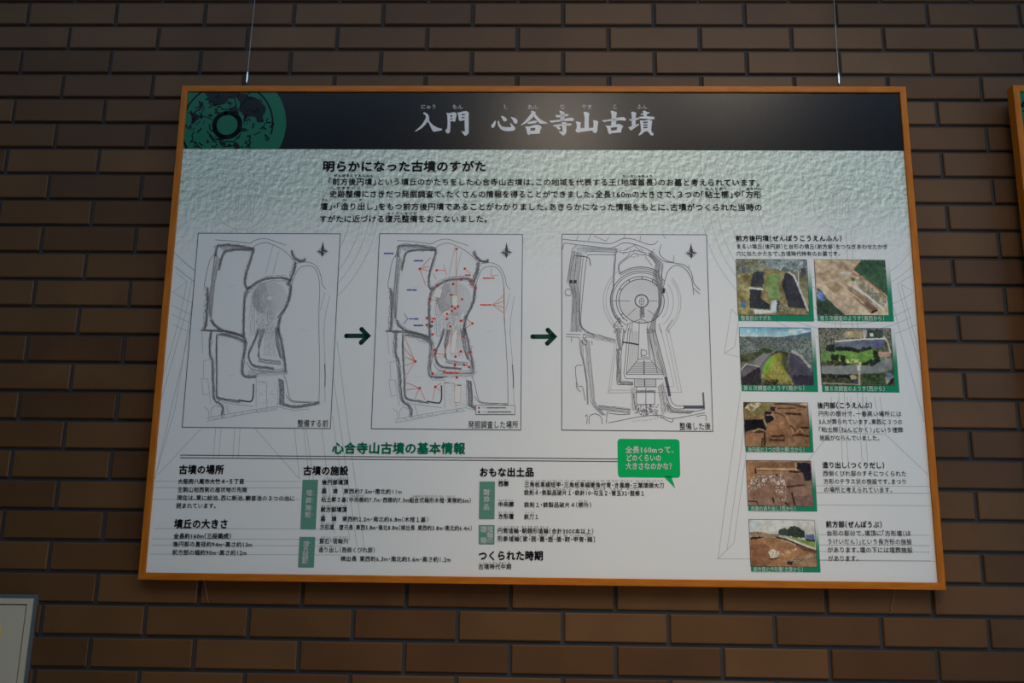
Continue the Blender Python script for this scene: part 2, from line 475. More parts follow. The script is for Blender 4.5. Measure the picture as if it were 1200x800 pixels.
# ------------------------------------------------------------------ title lettering, brushed strokes
TC = (0.62, 0.63, 0.68)
tm = MB()
def stroke(org, sc, pts, holes=()):
    q = lambda P: ats([(org[0] + x / sc, org[1] + y / sc) for x, y in P])
    fill(tm, q(pts), 6, TC, [q(h) for h in holes])
A, a_ = (480, 115), 12.0
stroke(A, a_, [(190, 208), (205, 203), (225, 206), (262, 235), (276, 275), (268, 310), (225, 370), (170, 425), (80, 475), (78, 462), (130, 420), (185, 360), (225, 290), (232, 265), (222, 240), (195, 222)])
stroke(A, a_, [(262, 270), (285, 335), (340, 390), (400, 420), (455, 432), (458, 452), (400, 465), (345, 475), (325, 462), (300, 415), (272, 355), (250, 330)])
stroke(A, a_, [(518, 205), (560, 215), (600, 203), (640, 202), (665, 222), (655, 270), (640, 335), (600, 325), (575, 325), (575, 400), (568, 480), (540, 503), (508, 478), (505, 450), (530, 430), (535, 330), (530, 250)],
       [[(574, 245), (604, 242), (600, 262), (572, 265)], [(574, 288), (602, 285), (598, 303), (572, 305)]])
stroke(A, a_, [(672, 200), (700, 203), (745, 190), (800, 183), (835, 208), (830, 260), (833, 350), (832, 480), (825, 505), (788, 532), (770, 522), (728, 470), (735, 465), (770, 472), (780, 465), (775, 400), (775, 310), (715, 325), (692, 310), (685, 250)],
       [[(735, 228), (778, 222), (775, 240), (730, 245)], [(732, 270), (776, 264), (772, 280), (728, 288)]])
printed('title_word', tm, header, 'pale grey brush lettering'); tm = MB()
A, a_ = (570, 115), 10.909
stroke(A, a_, [(108, 290), (120, 292), (118, 330), (100, 375), (82, 385), (62, 368), (60, 350), (85, 325)])
stroke(A, a_, [(140, 295), (158, 292), (172, 330), (200, 365), (250, 372), (310, 372), (320, 365), (303, 325), (312, 322), (340, 350), (368, 378), (368, 400), (345, 418), (290, 425), (230, 420), (185, 400), (155, 360)])
stroke(A, a_, [(185, 232), (215, 232), (245, 250), (262, 272), (260, 290), (238, 302), (215, 290), (200, 260)])
stroke(A, a_, [(310, 242), (335, 245), (375, 262), (398, 285), (398, 315), (378, 330), (355, 320), (335, 280)])
stroke(A, a_, [(568, 165), (595, 165), (630, 178), (628, 200), (600, 240), (550, 290), (500, 325), (445, 350), (440, 345), (490, 300), (540, 240), (575, 190)])
stroke(A, a_, [(600, 215), (625, 205), (660, 245), (700, 280), (775, 318), (775, 325), (720, 330), (680, 325), (650, 290), (612, 245)])
stroke(A, a_, [(520, 318), (560, 302), (610, 290), (640, 290), (650, 305), (630, 320), (580, 328), (530, 332)])
stroke(A, a_, [(495, 362), (540, 365), (590, 352), (650, 340), (690, 350), (710, 378), (690, 405), (682, 455), (620, 458), (560, 462), (540, 475), (520, 455), (512, 400)],
       [[(562, 385), (625, 380), (622, 415), (564, 420)]])
stroke(A, a_, [(882, 222), (940, 218), (1020, 203), (1045, 208), (1050, 225), (1020, 235), (930, 248), (895, 245)])
stroke(A, a_, [(930, 165), (955, 163), (1000, 185), (992, 290), (945, 295), (945, 200)])
stroke(A, a_, [(805, 292), (900, 285), (1000, 265), (1070, 250), (1105, 255), (1125, 275), (1110, 292), (1000, 295), (900, 305), (830, 315)])
stroke(A, a_, [(850, 345), (930, 338), (1030, 325), (1080, 325), (1090, 340), (1070, 352), (970, 355), (880, 365), (858, 358)])
stroke(A, a_, [(960, 310), (1020, 310), (1022, 430), (1010, 460), (985, 482), (960, 465), (925, 430), (930, 425), (970, 432), (975, 400)])
stroke(A, a_, [(890, 365), (925, 365), (950, 385), (945, 400), (925, 405), (900, 385)])
A, a_ = (670, 115), 10.909
stroke(A, a_, [(150, 180), (185, 175), (225, 195), (218, 250), (215, 390), (160, 390), (165, 250)])
stroke(A, a_, [(50, 300), (75, 298), (118, 315), (110, 360), (112, 385), (200, 385), (275, 380), (278, 330), (272, 285), (300, 285), (340, 300), (330, 360), (325, 430), (300, 452), (270, 435), (265, 415), (180, 425), (120, 432), (80, 445), (55, 430), (48, 405), (60, 395), (65, 340)])
stroke(A, a_, [(385, 285), (440, 280), (520, 265), (600, 248), (665, 243), (695, 268), (685, 292), (620, 285), (540, 292), (460, 298), (415, 308)])
stroke(A, a_, [(500, 165), (525, 163), (578, 185), (570, 230), (565, 345), (505, 350), (510, 230)])
stroke(A, a_, [(430, 350), (470, 355), (540, 345), (600, 330), (630, 340), (660, 362), (640, 390), (630, 440), (560, 445), (510, 450), (485, 465), (465, 445), (455, 390)],
       [[(497, 380), (580, 370), (575, 410), (502, 418)]])
stroke(A, a_, [(760, 178), (790, 175), (825, 190), (815, 250), (815, 360), (765, 375), (768, 260)])
stroke(A, a_, [(730, 275), (765, 265), (860, 250), (865, 270), (815, 285), (750, 292)])
stroke(A, a_, [(722, 375), (765, 360), (855, 330), (860, 345), (820, 370), (765, 412), (750, 412)])
stroke(A, a_, [(905, 165), (930, 160), (965, 180), (990, 182), (995, 198), (960, 205), (960, 235), (1055, 240), (1058, 268), (1020, 275), (960, 268), (870, 262), (860, 240), (915, 235), (920, 215), (885, 218), (880, 205), (915, 195)])
stroke(A, a_, [(870, 285), (920, 288), (990, 278), (1030, 292), (1020, 350), (1015, 405), (1020, 430), (1048, 460), (1035, 480), (1010, 475), (970, 425), (930, 430), (890, 465), (850, 480), (855, 470), (885, 420), (880, 350)],
       [[(912, 305), (970, 300), (968, 318), (912, 322)], [(914, 338), (970, 335), (968, 350), (914, 355)], [(914, 368), (970, 365), (968, 382), (914, 388)]])
printed('title_word', tm, header, 'pale grey brush lettering')
for s, x0, x1 in (('にゅう', 492.9, 511.7), ('もん', 530, 542.5), ('し', 589.5, 595.5), ('おん', 618, 630.5), ('じ', 656, 662),
                  ('やま', 681.5, 694), ('こ', 717.5, 723.5), ('ふん', 746, 758.5)):
    tm = MB(); text(tm, s, x0, x1, 125.4, bold=0.03, col=(0.62, 0.62, 0.64), size=6.6)
    printed('furigana', tm, header)

# ------------------------------------------------------------------ faint outline drawing of the two mounds
od = MB(); LG = (0.46, 0.48, 0.48)
U1 = PW / 2 - LIP
def oline(pts, w=0.55, col=LG):
    q = []
    for (a, b), (c, d) in zip(pts, pts[1:]):
        n = max(1, int(math.hypot(c - a, d - b) / 0.012))
        q += [(a + (c - a) * i / n, b + (d - b) * i / n) for i in range(n)]
    pts = q + [tuple(pts[-1])]
    ok = [abs(p[0]) < U1 and LIP < p[1] < HEAD_W for p in pts]
    for i in range(len(pts) - 1):
        if ok[i] and ok[i + 1]: line(od, [pts[i], pts[i + 1]], w, 1, col)
for cx_, rot in ((284, 0), (985, 1)):
    c = at(cx_, 239)
    for r in (31, 95, 106, 129, 142, 151, 161):
        oline(circle(c, r * PX * 1.02, 140))
    for k in (-12, -6, 6, 12):
        u, w = at(cx_ + k, 270); oline([(u, w), (u + (0.004 if k > 0 else -0.004), w - 0.55)])
    P = lambda L_: ats([(cx_ - 284 + x, y) for x, y in L_])
    oline(P(smooth([(272, 221), (275, 220), (299, 222), (298, 238), (296, 258), (290, 257), (270, 256), (269, 245), (271, 230), (272, 221)])))
    for k in range(3):
        x = 277 + k * 7
        oline(P([(x, 228), (x - 1.5, 250), (x + 2, 250.5), (x + 3, 229), (x, 228)]))
for pl in ([(204, 296.6), (231, 319), (226, 350), (205, 480), (181, 561)], [(201.4, 309), (225, 327.5), (218, 365), (187.5, 474)],
           [(201.4, 315), (219.4, 330), (210, 375), (189, 450)], [(219.4, 330), (201.4, 343)], [(223.5, 381), (181.5, 561)],
           [(235.5, 502), (180.5, 561)], [(298.8, 502), (351, 561)], [(345, 502), (351, 561)], [(355.8, 502), (364, 575)], [(359, 502), (369, 575)],
           [(377, 502), (383, 552), (392, 625)], [(395, 400), (413, 540), (427, 642)], [(391, 444), (404.5, 540), (418.5, 640)], [(389.6, 487), (397, 540), (410, 633)],
           [(868, 458), (854, 560), (841.5, 654)], [(874, 480), (867, 540), (852, 644)], [(876, 520), (860, 636)],
           [(841.5, 654), (852, 644), (860, 636)], [(857, 362), (849, 414), (866, 418)], [(857, 362), (866, 371), (861, 406), (849, 414)],
           [(974, 465), (974, 506)], [(982, 465), (983, 500)], [(993, 465), (994, 490)], [(997, 465), (997, 490)], [(1010, 465), (1011, 490)], [(1015, 465), (1017, 490)],
           [(1025, 465), (1029, 497)], [(1031, 465), (1038, 509)], [(974, 506), (1038, 509), (1098, 566)], [(974, 506), (945, 542), (925, 565)],
           [(1051.6, 333), (1082, 445)], [(1056, 333), (1084, 440)], [(1051.6, 333), (1072, 320)], [(1056, 333), (1076, 345)], [(1047, 359), (1086, 506)],
           [(840, 654.5), (1110, 657)]):
    oline(ats(pl))
for (ya, yb, dotted) in ((563.5, 564, 0), (571, 571.5, 1), (585, 585, 0), (619, 620, 0), (631, 632, 1), (638.5, 639.5, 0), (649, 650, 0)):
    oline(ats([(182 - (ya - 563) * 0.14, ya), (352 if ya < 600 else 400, yb)]), 0.55, (0.42, 0.44, 0.45) if dotted else LG)
for y_, dotted in ((569.4, 0), (577.6, 1), (592, 0), (626.6, 0), (638.8, 1), (646.4, 0), (657, 0)):
    oline(ats([(955, y_ - 0.5), (1109, y_ + 0.5)]), 0.6, (0.40, 0.40, 0.40) if dotted else LG)
printed('outline_drawing', od, panel, 'faint grey outline of mounds')

# ------------------------------------------------------------------ introduction text
tb = MB()
text(tb, '明らかになった古墳のすがた', 378, 570.5, 195.2, bold=0.038, size=14.5)
printed('heading', tb, panel)
tb = MB()
B = dict(bold=0.017, size=9.6)
text(tb, '「前方後円墳」という墳丘のかたちをした心合寺山古墳は、この地域を代表する王（地域首長）のお墓と考えられています。', 384.5, 891, 213, 214.2, **B)
text(tb, '史跡整備にさきだつ発掘調査で、たくさんの情報を得ることができました。全長160mの大きさで、３つの「粘土槨」や「方形', 386, 892.5, 227.5, 228.2, **B)
text(tb, '壇」・「造り出し」をもつ前方後円墳であることがわかりました。あきらかになった情報をもとに、古墳がつくられた当時の', 375, 893.5, 242, 243.2, **B)
text(tb, 'すがたに近づける復元整備をおこないました。', 374, 572, 256.6, **B)
for s, x0, x1, y in (('ぜんぽうこうえんふん', 391, 438, 205.8), ('しせきせいび', 388, 423, 220.3), ('だん', 377, 385, 234.2), ('つく', 401, 408, 234.6),
                     ('だ', 421, 425, 234.6), ('ふくげんせいび', 453, 489, 250), ('ちいきしゅちょう', 729, 765, 206.5), ('ねんどかく', 826, 853, 221.2), ('ほうけい', 874, 892, 221.4)):
    text(tb, s, x0, x1, y, size=3.8, bold=0.03)
printed('introduction_text', tb, panel)

# ------------------------------------------------------------------ the three site maps
def hatch(mb, La, Lb, n, layer, cols, w=0.45, jit=0.25, seg=14):
    Pa, Pb = resample(La, seg), resample(Lb, seg)
    for i in range(n):
        t = (i + 0.5) / n + RNG.normal(0, 0.3 / n, seg)
        P = Pa + (Pb - Pa) * np.clip(t, 0, 1)[:, None]
        line(mb, [tuple(p) for p in P], w * RNG.uniform(0.6, 1.4), layer, cols[i % len(cols)])
    for _ in range(n * 3):
        k = RNG.uniform(0, seg - 1.01); i = int(k); f = k - i
        a = Pa[i] * (1 - f) + Pa[i + 1] * f; b = Pb[i] * (1 - f) + Pb[i + 1] * f
        t0 = RNG.uniform(0, 0.8); t1 = t0 + RNG.uniform(0.1, 0.3)
        line(mb, [tuple(a + (b - a) * t0), tuple(a + (b - a) * t1)], w, layer, cols[0])

DK, MD, LT, VL = (0.075, 0.070, 0.095), (0.21, 0.205, 0.24), (0.40, 0.40, 0.43), (0.55, 0.55, 0.57)
class Map:
    """a drawn map: white sheet with a thin border; points come in as reading positions on the photo"""
    def __init__(s, corners):
        c = ats(corners)
        s.u0 = (c[0][0] + c[3][0]) / 2; s.u1 = (c[1][0] + c[2][0]) / 2
        s.w1 = (c[0][1] + c[1][1]) / 2; s.w0 = (c[2][1] + c[3][1]) / 2
    def rel(s, p): return ((p[0] - s.u0) / (s.u1 - s.u0), (p[1] - s.w0) / (s.w1 - s.w0))
    def pos(s, r): return (s.u0 + r[0] * (s.u1 - s.u0), s.w0 + r[1] * (s.w1 - s.w0))
    def sheet(s):
        mb = MB(); rect(mb, s.u0, s.u1, s.w0, s.w1, 2, (0.78, 0.78, 0.79))
        line(mb, [(s.u0, s.w0), (s.u1, s.w0), (s.u1, s.w1), (s.u0, s.w1), (s.u0, s.w0)], 0.85, 3, (0.08, 0.08, 0.10))
        return printed('site_map', mb, panel)
M1 = Map([(232.5, 273.2), (398.7, 274), (387.3, 501.8), (213.5, 500.6)])
M2 = Map([(444.2, 274), (611.9, 274.4), (610.7, 503.4), (435.8, 502.5)])
M3 = Map([(657.9, 274.4), (827.3, 275), (836, 505.3), (658.7, 503.8)])
SCM = 6.316

def survey(M, mound_rings=True):
    """the plan of the old mound and its ponds, read off the first map, laid on map M"""
    mb = MB()
    def crop(ox, oy): return lambda pts: [M.pos(M1.rel(at(ox + x / SCM, oy + y / SCM))) for x, y in pts]
    A, Bc = crop(210, 270), crop(210, 385)
    def ln(f, pts, w, col, sm=True, layer=4): line(mb, smooth(f(pts)) if sm else f(pts), w, layer, col)
    def soft(f, pts, w, n=5, cols=(MD, LT)):
        q = resample(smooth(f(pts)), 26)
        for i in range(n):
            o = RNG.normal(0, w * PX * 0.32, (26, 2)) * 0.5 + RNG.normal(0, w * PX * 0.22, 2)
            line(mb, [tuple(p) for p in q + o], 0.5, 4, cols[i % len(cols)])
    for p in ([(270, 70), (390, 78), (520, 95), (545, 80), (600, 62), (650, 62), (720, 85), (790, 108)],
              [(545, 140), (560, 115), (590, 100), (640, 90), (700, 108), (760, 140), (810, 180), (850, 225)]):
        ln(A, p, 0.6, MD)
    dark = [(A, [(270, 190), (276, 130), (292, 112), (360, 108), (440, 115), (550, 135)], 1.3),
            (A, [(292, 290), (310, 215), (330, 165), (360, 148), (440, 140), (545, 143)], 1.1),
            (A, [(205, 430), (212, 500), (205, 600), (195, 710), (185, 730)], 1.7),
            (A, [(240, 660), (260, 700), (320, 740), (390, 758), (470, 780)], 1.2),
            (A, [(550, 140), (530, 210), (495, 310), (485, 390), (500, 430), (520, 415)], 1.1),
            (A, [(510, 440), (560, 395), (640, 362), (760, 355), (812, 372)], 1.4),
            (A, [(510, 440), (488, 500), (480, 600), (478, 700), (480, 790)], 1.2),
            (A, [(860, 235), (850, 290), (820, 370), (800, 400)], 1.5),
            (A, [(830, 400), (825, 470), (800, 550), (750, 640), (735, 758)], 1.6),
            (Bc, [(725, -10), (750, 60), (775, 200), (790, 325)], 1.6),
            (Bc, [(160, 12), (240, 15), (330, 20), (420, 40), (480, 70), (498, 110)], 1.0),
            (Bc, [(290, 40), (350, 45), (460, 80), (488, 120), (478, 200), (465, 300), (475, 345), (520, 355), (572, 352)], 1.5),
            (Bc, [(235, 20), (226, 120), (228, 200), (245, 230), (250, 400), (255, 490), (265, 530), (310, 560), (325, 600), (315, 640)], 1.3),
            (Bc, [(280, 45), (276, 200), (280, 350), (278, 490), (300, 515), (360, 525), (450, 540)], 1.0),
            (Bc, [(770, 565), (830, 582), (900, 578), (1030, 555)], 1.3),
            (A, [(835, 150), (845, 185), (880, 220), (925, 225), (930, 208)], 1.1),
            (Bc, [(585, 0), (560, 80), (522, 155), (515, 210), (545, 270), (640, 285), (700, 290)], 0.9)]
    for f, p, w in dark:
        soft(f, p, w * 3.2, 12, (LT, VL, VL, LT, MD, VL))
        ln(f, p, w * 0.40, (0.17, 0.165, 0.20))
    ln(Bc, [(440, 528), (520, 540), (543, 522), (550, 470), (550, 412)], 1.5, DK)
    for f, p in ((A, [(255, 180), (225, 230), (200, 340), (187, 408), (205, 430)]), (A, [(880, 240), (960, 235), (1020, 270), (1050, 340), (1060, 400), (1085, 432)]),
                 (A, [(735, 758), (745, 660), (800, 560), (815, 470), (840, 380), (880, 290), (930, 262), (990, 270), (1025, 320), (1040, 420), (1035, 600), (1035, 758)]),
                 (Bc, [(1035, 0), (1040, 300), (1035, 545)]), (Bc, [(1035, 545), (850, 535), (815, 500), (795, 400), (775, 340)]),
                 (Bc, [(790, 490), (820, 530), (860, 545), (960, 548)]), (Bc, [(500, 250), (540, 300), (640, 320), (780, 320)])):
        ln(f, p, 0.6, MD)
    ln(Bc, [(1078, 260), (1081, 350), (1079, 430)], 1.0, DK)
    for f, p in ((A, [(1080, 460), (1045, 590)]), (A, [(1115, 480), (1080, 640), (1070, 758)]), (Bc, [(1070, 0), (1080, 250), (1080, 545)]),
                 (Bc, [(170, 10), (175, 180)]), (Bc, [(180, 365), (180, 240), (235, 225)]), (Bc, [(165, 370), (180, 490), (215, 485)]), (Bc, [(165, 370), (212, 372), (235, 560)]),
                 (Bc, [(185, 580), (215, 600), (225, 660)]), (Bc, [(235, 640), (235, 600), (260, 570), (300, 580)]),
                 (Bc, [(200, 660), (360, 632), (550, 600), (720, 575), (780, 590), (860, 605), (960, 595)]), (Bc, [(200, 685), (350, 658), (540, 622), (720, 598)]),
                 (Bc, [(320, 545), (430, 560), (550, 575)]), (Bc, [(350, 560), (365, 630)]), (A, [(695, 110), (640, 320)]), (A, [(738, 150), (695, 320)]), (A, [(630, 340), (790, 330)]),
                 (Bc, [(570, 365), (570, 580)]), (Bc, [(735, 360), (730, 570)]), (Bc, [(645, 390), (650, 580)]), (Bc, [(580, 390), (640, 395)])):
        ln(f, p, 0.5, LT, False)
    hatch(mb, A([(262, 160), (250, 260), (232, 400), (222, 480), (225, 640)]), A([(308, 215), (285, 290), (265, 420), (252, 550), (240, 650)]), 9, 4, (LT, MD, VL), 0.5)
    hatch(mb, A([(285, 118), (400, 114), (545, 135)]), A([(335, 160), (420, 143), (545, 143)]), 5, 4, (LT, VL), 0.45)
    hatch(mb, Bc([(735, 370), (742, 470), (737, 560)]), Bc([(772, 380), (780, 480), (775, 575)]), 9, 4, (MD, LT), 0.6)
    hatch(mb, A([(545, 450), (520, 560), (510, 700), (520, 780)]), A([(590, 430), (600, 600), (610, 690), (600, 780)]), 7, 4, (VL, LT), 0.45)
    hatch(mb, A([(600, 590), (605, 680), (585, 765)]), A([(720, 600), (715, 680), (720, 765)]), 10, 4, (VL, LT, VL), 0.45)
    hatch(mb, Bc([(640, 0), (610, 100), (575, 200)]), Bc([(605, 0), (580, 110), (600, 225)]), 8, 4, (LT, MD), 0.5)
    hatch(mb, Bc([(705, 0), (715, 120), (745, 215)]), Bc([(730, 20), (745, 120), (760, 225)]), 6, 4, (LT, MD), 0.5)
    hatch(mb, Bc([(590, 215), (660, 228), (750, 238)]), Bc([(585, 245), (660, 262), (755, 270)]), 5, 4, (LT, MD), 0.5)
    hatch(mb, Bc([(545, 280), (650, 300), (780, 290)]), Bc([(490, 345), (600, 352), (785, 345)]), 6, 4, (VL, LT), 0.4)
    hatch(mb, Bc([(630, 30), (625, 200)]), Bc([(700, 20), (720, 210)]), 7, 4, (VL,), 0.4)
    c = M.pos(M1.rel(at(210 + 668 / SCM, 270 + 500 / SCM)))
    for i, r in enumerate(np.arange(20, 132, 7.0)):
        rr = r / SCM * PX
        for a0, a1, cl, w in ((-60, 110, (0.62, 0.62, 0.63), 0.4), (110, 250, LT if r > 60 else VL, 0.55), (250, 300, (0.62, 0.62, 0.63), 0.4)):
            line(mb, [(x + RNG.normal(0, 0.0004), y + RNG.normal(0, 0.0004)) for x, y in circle(c, rr, 22, a0, a1)], w, 4, cl)
    for i in range(70):                              # small survey marks and roofs by the gate
        p = Bc([(RNG.uniform(575, 730), RNG.uniform(395, 570))])[0]
        d = RNG.uniform(-1, 1, 2) * 0.002
        line(mb, [p, (p[0] + d[0], p[1] + d[1])], 0.5, 4, VL)
    for i in range(60):
        t = RNG.uniform(0, 1); p = Bc([(200 + 520 * t, 672 - 85 * t + RNG.uniform(-9, 9))])[0]
        line(mb, [p, (p[0] + 0.0015, p[1] + RNG.uniform(-.001, .001))], 0.5, 4, LT)
    for i in range(4):
        for f, x, y in ((Bc, 360, 348), (Bc, 895, 12), (A, 370, 410)):
            p = f([(x + i * 14, y)])[0]; line(mb, [p, (p[0] + 0.0008, p[1])], 0.5, 4, MD)
    return mb

def compass(cx_, cy_):
    mb = MB(); c = at(cx_, cy_); k = PX * 1.0
    line(mb, circle(c, 4.6 * k, 24), 0.5, 4, MD)
    q = lambda x, y: (c[0] + x * k, c[1] + y * k)
    for ang, ln_ in ((90, 12.5), (0, 7.4), (180, 7.2), (270, 7.2)):
        r = math.radians(ang)
        t = q(math.cos(r) * ln_, math.sin(r) * ln_)
        for sgn, col in ((1, DK), (-1, (0.30, 0.30, 0.31) if ang in (0, 180) else DK)):
            r2 = math.radians(ang + 45 * sgn)
            fill(mb, [q(0, 0), q(math.cos(r2) * 2.9, math.sin(r2) * 2.9), t], 5, col)
    return mb

def caption(s, x0, x1, y):
    mb = MB(); text(mb, s, x0, x1, y, bold=0.004, size=9.2); return mb

m1 = M1.sheet(); printed('plan_drawing', survey(M1), m1); printed('compass_rose', compass(378, 294.6), m1); printed('map_caption', caption('整備する前', 348.5, 385, 496.2), m1)
m2 = M2.sheet(); printed('plan_drawing', survey(M2), m2); printed('compass_rose', compass(593.5, 295.8), m2); printed('map_caption', caption('発掘調査した場所', 548.5, 607.5, 497.6), m2)

# red and blue trench marks of the second map
RED, BLU, ORG = ink((190, 40, 35)), ink((25, 35, 125)), ink((215, 130, 110))
sm = MB()
C_ = lambda pts: ats([(435 + x / SCM, 270 + y / SCM) for x, y in pts])
D_ = lambda pts: ats([(435 + x / SCM, 385 + y / SCM) for x, y in pts])
for f, polys in ((C_, ([(485, 420), (530, 435), (510, 500), (455, 490)], [(600, 480), (640, 480), (640, 560), (600, 560)], [(520, 620), (560, 590), (600, 590), (560, 640)])),
                 (D_, ([(605, 10), (640, 10), (620, 185), (585, 180)], [(620, 415), (665, 415), (660, 545), (615, 545)], [(480, 180), (530, 190), (525, 210), (480, 205)]))):
    for p in polys:
        fill(sm, f(p), 5, ink((190, 182, 168))); line(sm, f(p + [p[0]]), 0.4, 6, ORG)
red_lines = ((C_, (360, 285), [(440, 200), (430, 265), (430, 300), (405, 410)]), (C_, (485, 295), [(545, 295)]), (C_, (535, 255), [(560, 330)]),
             (C_, (632, 137), [(628, 480)]), (C_, (900, 550), [(980, 480), (980, 525), (985, 570), (980, 610)]), (C_, (980, 420), [(985, 680)]),
             (C_, (890, 265), [(888, 335)]), (C_, (888, 335), [(945, 330)]), (C_, (750, 688), [(700, 650), (705, 720)]), (C_, (435, 510), [(500, 515)]), (C_, (775, 425), [(740, 420), (735, 378)]),
             (D_, (328, 243), [(245, 60), (250, 150), (255, 210), (255, 272), (265, 340)]), (D_, (360, 440), [(265, 400), (265, 452), (325, 515), (400, 525)]),
             (D_, (475, 430), [(455, 525), (520, 400), (515, 460)]), (D_, (470, 188), [(560, 190)]), (D_, (535, 320), [(700, 330)]), (C_, (460, 320), [(480, 360)]),
             (C_, (700, 290), [(735, 320)]), (D_, (540, 170), [(620, 10)]), (D_, (660, 168), [(732, 180)]), (D_, (620, 255), [(625, 320)]))
for f, a, bs in red_lines:
    for b in bs: line(sm, f([a, b]), 0.55, 6, ink((200, 95, 80)))
for p in ([(265, 200), (258, 320), (245, 480), (235, 660), (265, 700)], [(255, 215), (235, 500), (230, 655)]):
    line(sm, C_(p), 0.45, 6, ink((210, 175, 165)))
line(sm, C_([(245, 615), (270, 655), (240, 690)]), 0.5, 6, BLU)
for f, dots in ((C_, ((360, 285), (485, 295), (632, 137), (693, 283), (492, 408), (607, 397), (668, 363), (775, 425), (735, 378), (435, 510), (673, 510), (600, 562), (643, 562),
                      (620, 577), (597, 595), (562, 618), (560, 655), (665, 668), (750, 688), (585, 710), (412, 648), (452, 675), (412, 700))),
                (D_, ((470, 157), (475, 188), (625, 207), (663, 168), (732, 175), (455, 332), (540, 320), (620, 270), (687, 268), (725, 285), (328, 243), (360, 440),
                      (475, 430), (635, 362), (682, 57), (455, 42)))):
    for d in dots: fill(sm, circle(f([d])[0], 1.45 * PX, 12)[:-1], 7, RED)
def dashes(f, x0, x1, y, h, col, n):                 # a label too small to read: a row of tiny marks
    w = (x1 - x0) / n
    for i in range(n):
        a = x0 + i * w
        p = f([(a, y - h), (a + w * RNG.uniform(.6, .95), y - h * RNG.uniform(.3, 1)), (a + w * RNG.uniform(.6, .95), y + h), (a, y + h * RNG.uniform(.3, 1))])
        fill(sm, p, 7, col)
for x0, x1, y in ((95, 168, 170), (315, 385, 224), (265, 340, 440), (280, 352, 654), (315, 388, 703)): dashes(C_, x0, x1, y, 6, BLU, 7)
for x0, x1, y in ((828, 915, 353), (808, 895, 550), (580, 610, 477), (695, 740, 330), (445, 480, 652)): dashes(C_, x0, x1, y, 6, RED, 8)
dashes(D_, 552, 645, 328, 6, RED, 9)
dashes(C_, 432, 460, 708, 12, DK, 3); dashes(D_, 545, 575, 400, 3, DK, 4); dashes(D_, 638, 668, 420, 4, DK, 4)
c = D_([(775, 568), (1065, 568), (1065, 634), (775, 634)])
fill(sm, c, 8, (0.76, 0.76, 0.76)); line(sm, c + [c[0]], 0.6, 9, MD)
for y, col in ((586, RED), (617, BLU)): fill(sm, circle(D_([(798, y)])[0], 1.2 * PX, 12)[:-1], 9, col)
_sm_y = Y
for y, x1 in ((586, 1000), (617, 1040)):
    w = (x1 - 822) / 16
    for i in range(16):
        a = 822 + i * w; h = 5 if i > 2 else 1.2
        fill(sm, D_([(a, y - h), (a + w * .8, y - h * RNG.uniform(.4, 1)), (a + w * .8, y + h), (a, y + h * RNG.uniform(.4, 1))]), 9, (0.06, 0.05, 0.05))
printed('trench_marks', sm, m2, 'red and blue trench marks')

# the third map: the restored mound
m3 = M3.sheet()
rm = MB()
E_ = lambda pts: ats([(650 + x / SCM, 270 + y / SCM) for x, y in pts])
F_ = lambda pts: ats([(650 + x / SCM, 385 + y / SCM) for x, y in pts])
def l3(f, pts, w=0.6, col=DK, sm_=True): line(rm, smooth(f(pts)) if sm_ else f(pts), w, 4, col)
for p in ([(60, 65), (160, 75), (300, 88), (400, 98), (450, 85), (510, 60), (580, 65), (640, 85), (700, 105), (740, 100), (762, 78)],
          [(60, 140), (75, 95), (160, 105), (280, 118), (400, 132), (460, 115), (500, 95), (560, 95), (640, 120), (720, 160), (800, 225), (880, 240), (960, 257), (1010, 310), (1030, 390), (1075, 440)],
          [(790, 105), (775, 170), (825, 222), (880, 236)], [(800, 440), (830, 320), (870, 270), (920, 258), (980, 300), (1015, 370), (1028, 475)], [(1028, 430), (1075, 470)]):
    l3(E_, p, 0.8, MD)
for p in ([(160, 75), (175, 38)], [(250, 75), (265, 35)], [(290, 40), (380, 80)], [(380, 80), (400, 50)], [(510, 60), (518, 35)], [(630, 85), (635, 42)], [(880, 230), (882, 185)],
          [(800, 30), (820, 60)], [(990, 255), (1000, 280)]):
    l3(E_, p, 0.6, MD, False)
hatch(rm, E_([(135, 150), (112, 270), (95, 385), (130, 450), (125, 600), (115, 750)]), E_([(205, 170), (190, 300), (180, 400), (185, 500), (190, 650), (200, 750)]), 14, 4, (LT, LT, MD, LT, VL), 0.51, seg=20)
for p in ([(240, 190), (225, 300), (205, 500), (195, 690), (240, 745), (290, 770)], [(215, 180), (200, 300), (188, 500), (188, 690), (225, 745)], [(130, 145), (108, 280), (92, 388)],
          [(160, 110), (130, 140)], [(230, 170), (260, 155), (455, 162)], [(240, 190), (270, 178), (450, 180)]):
    l3(E_, p, 0.75, MD)
hatch(rm, E_([(160, 115), (300, 122), (460, 130)]), E_([(170, 165), (300, 150), (460, 152)]), 6, 4, (LT, LT, VL), 0.42)
for x in (120, 150): fill(rm, E_([(x - 11, 367), (x + 12, 367), (x + 12, 392), (x - 11, 392)]), 5, DK)
line(rm, circle(E_([(102, 458)])[0], 25 / SCM * PX, 24), 0.7, 5, MD)
l3(E_, [(145, 185), (245, 200), (262, 240), (265, 260)], 0.9, DK)
cM = E_([(643, 522)])[0]; kx = PX / SCM * 1.0
for r, w, col in ((165, 0.8, DK), (154, 0.32, VL), (143, 0.32, VL), (132, 0.32, VL), (121, 0.32, VL), (110, 0.32, VL), (99, 0.32, VL), (88, 0.32, VL), (76, 0.32, VL), (64, 0.32, VL), (49, 0.9, DK), (42, 0.4, MD)):
    line(rm, circle(cM, r * kx, 64), w, 4, col)
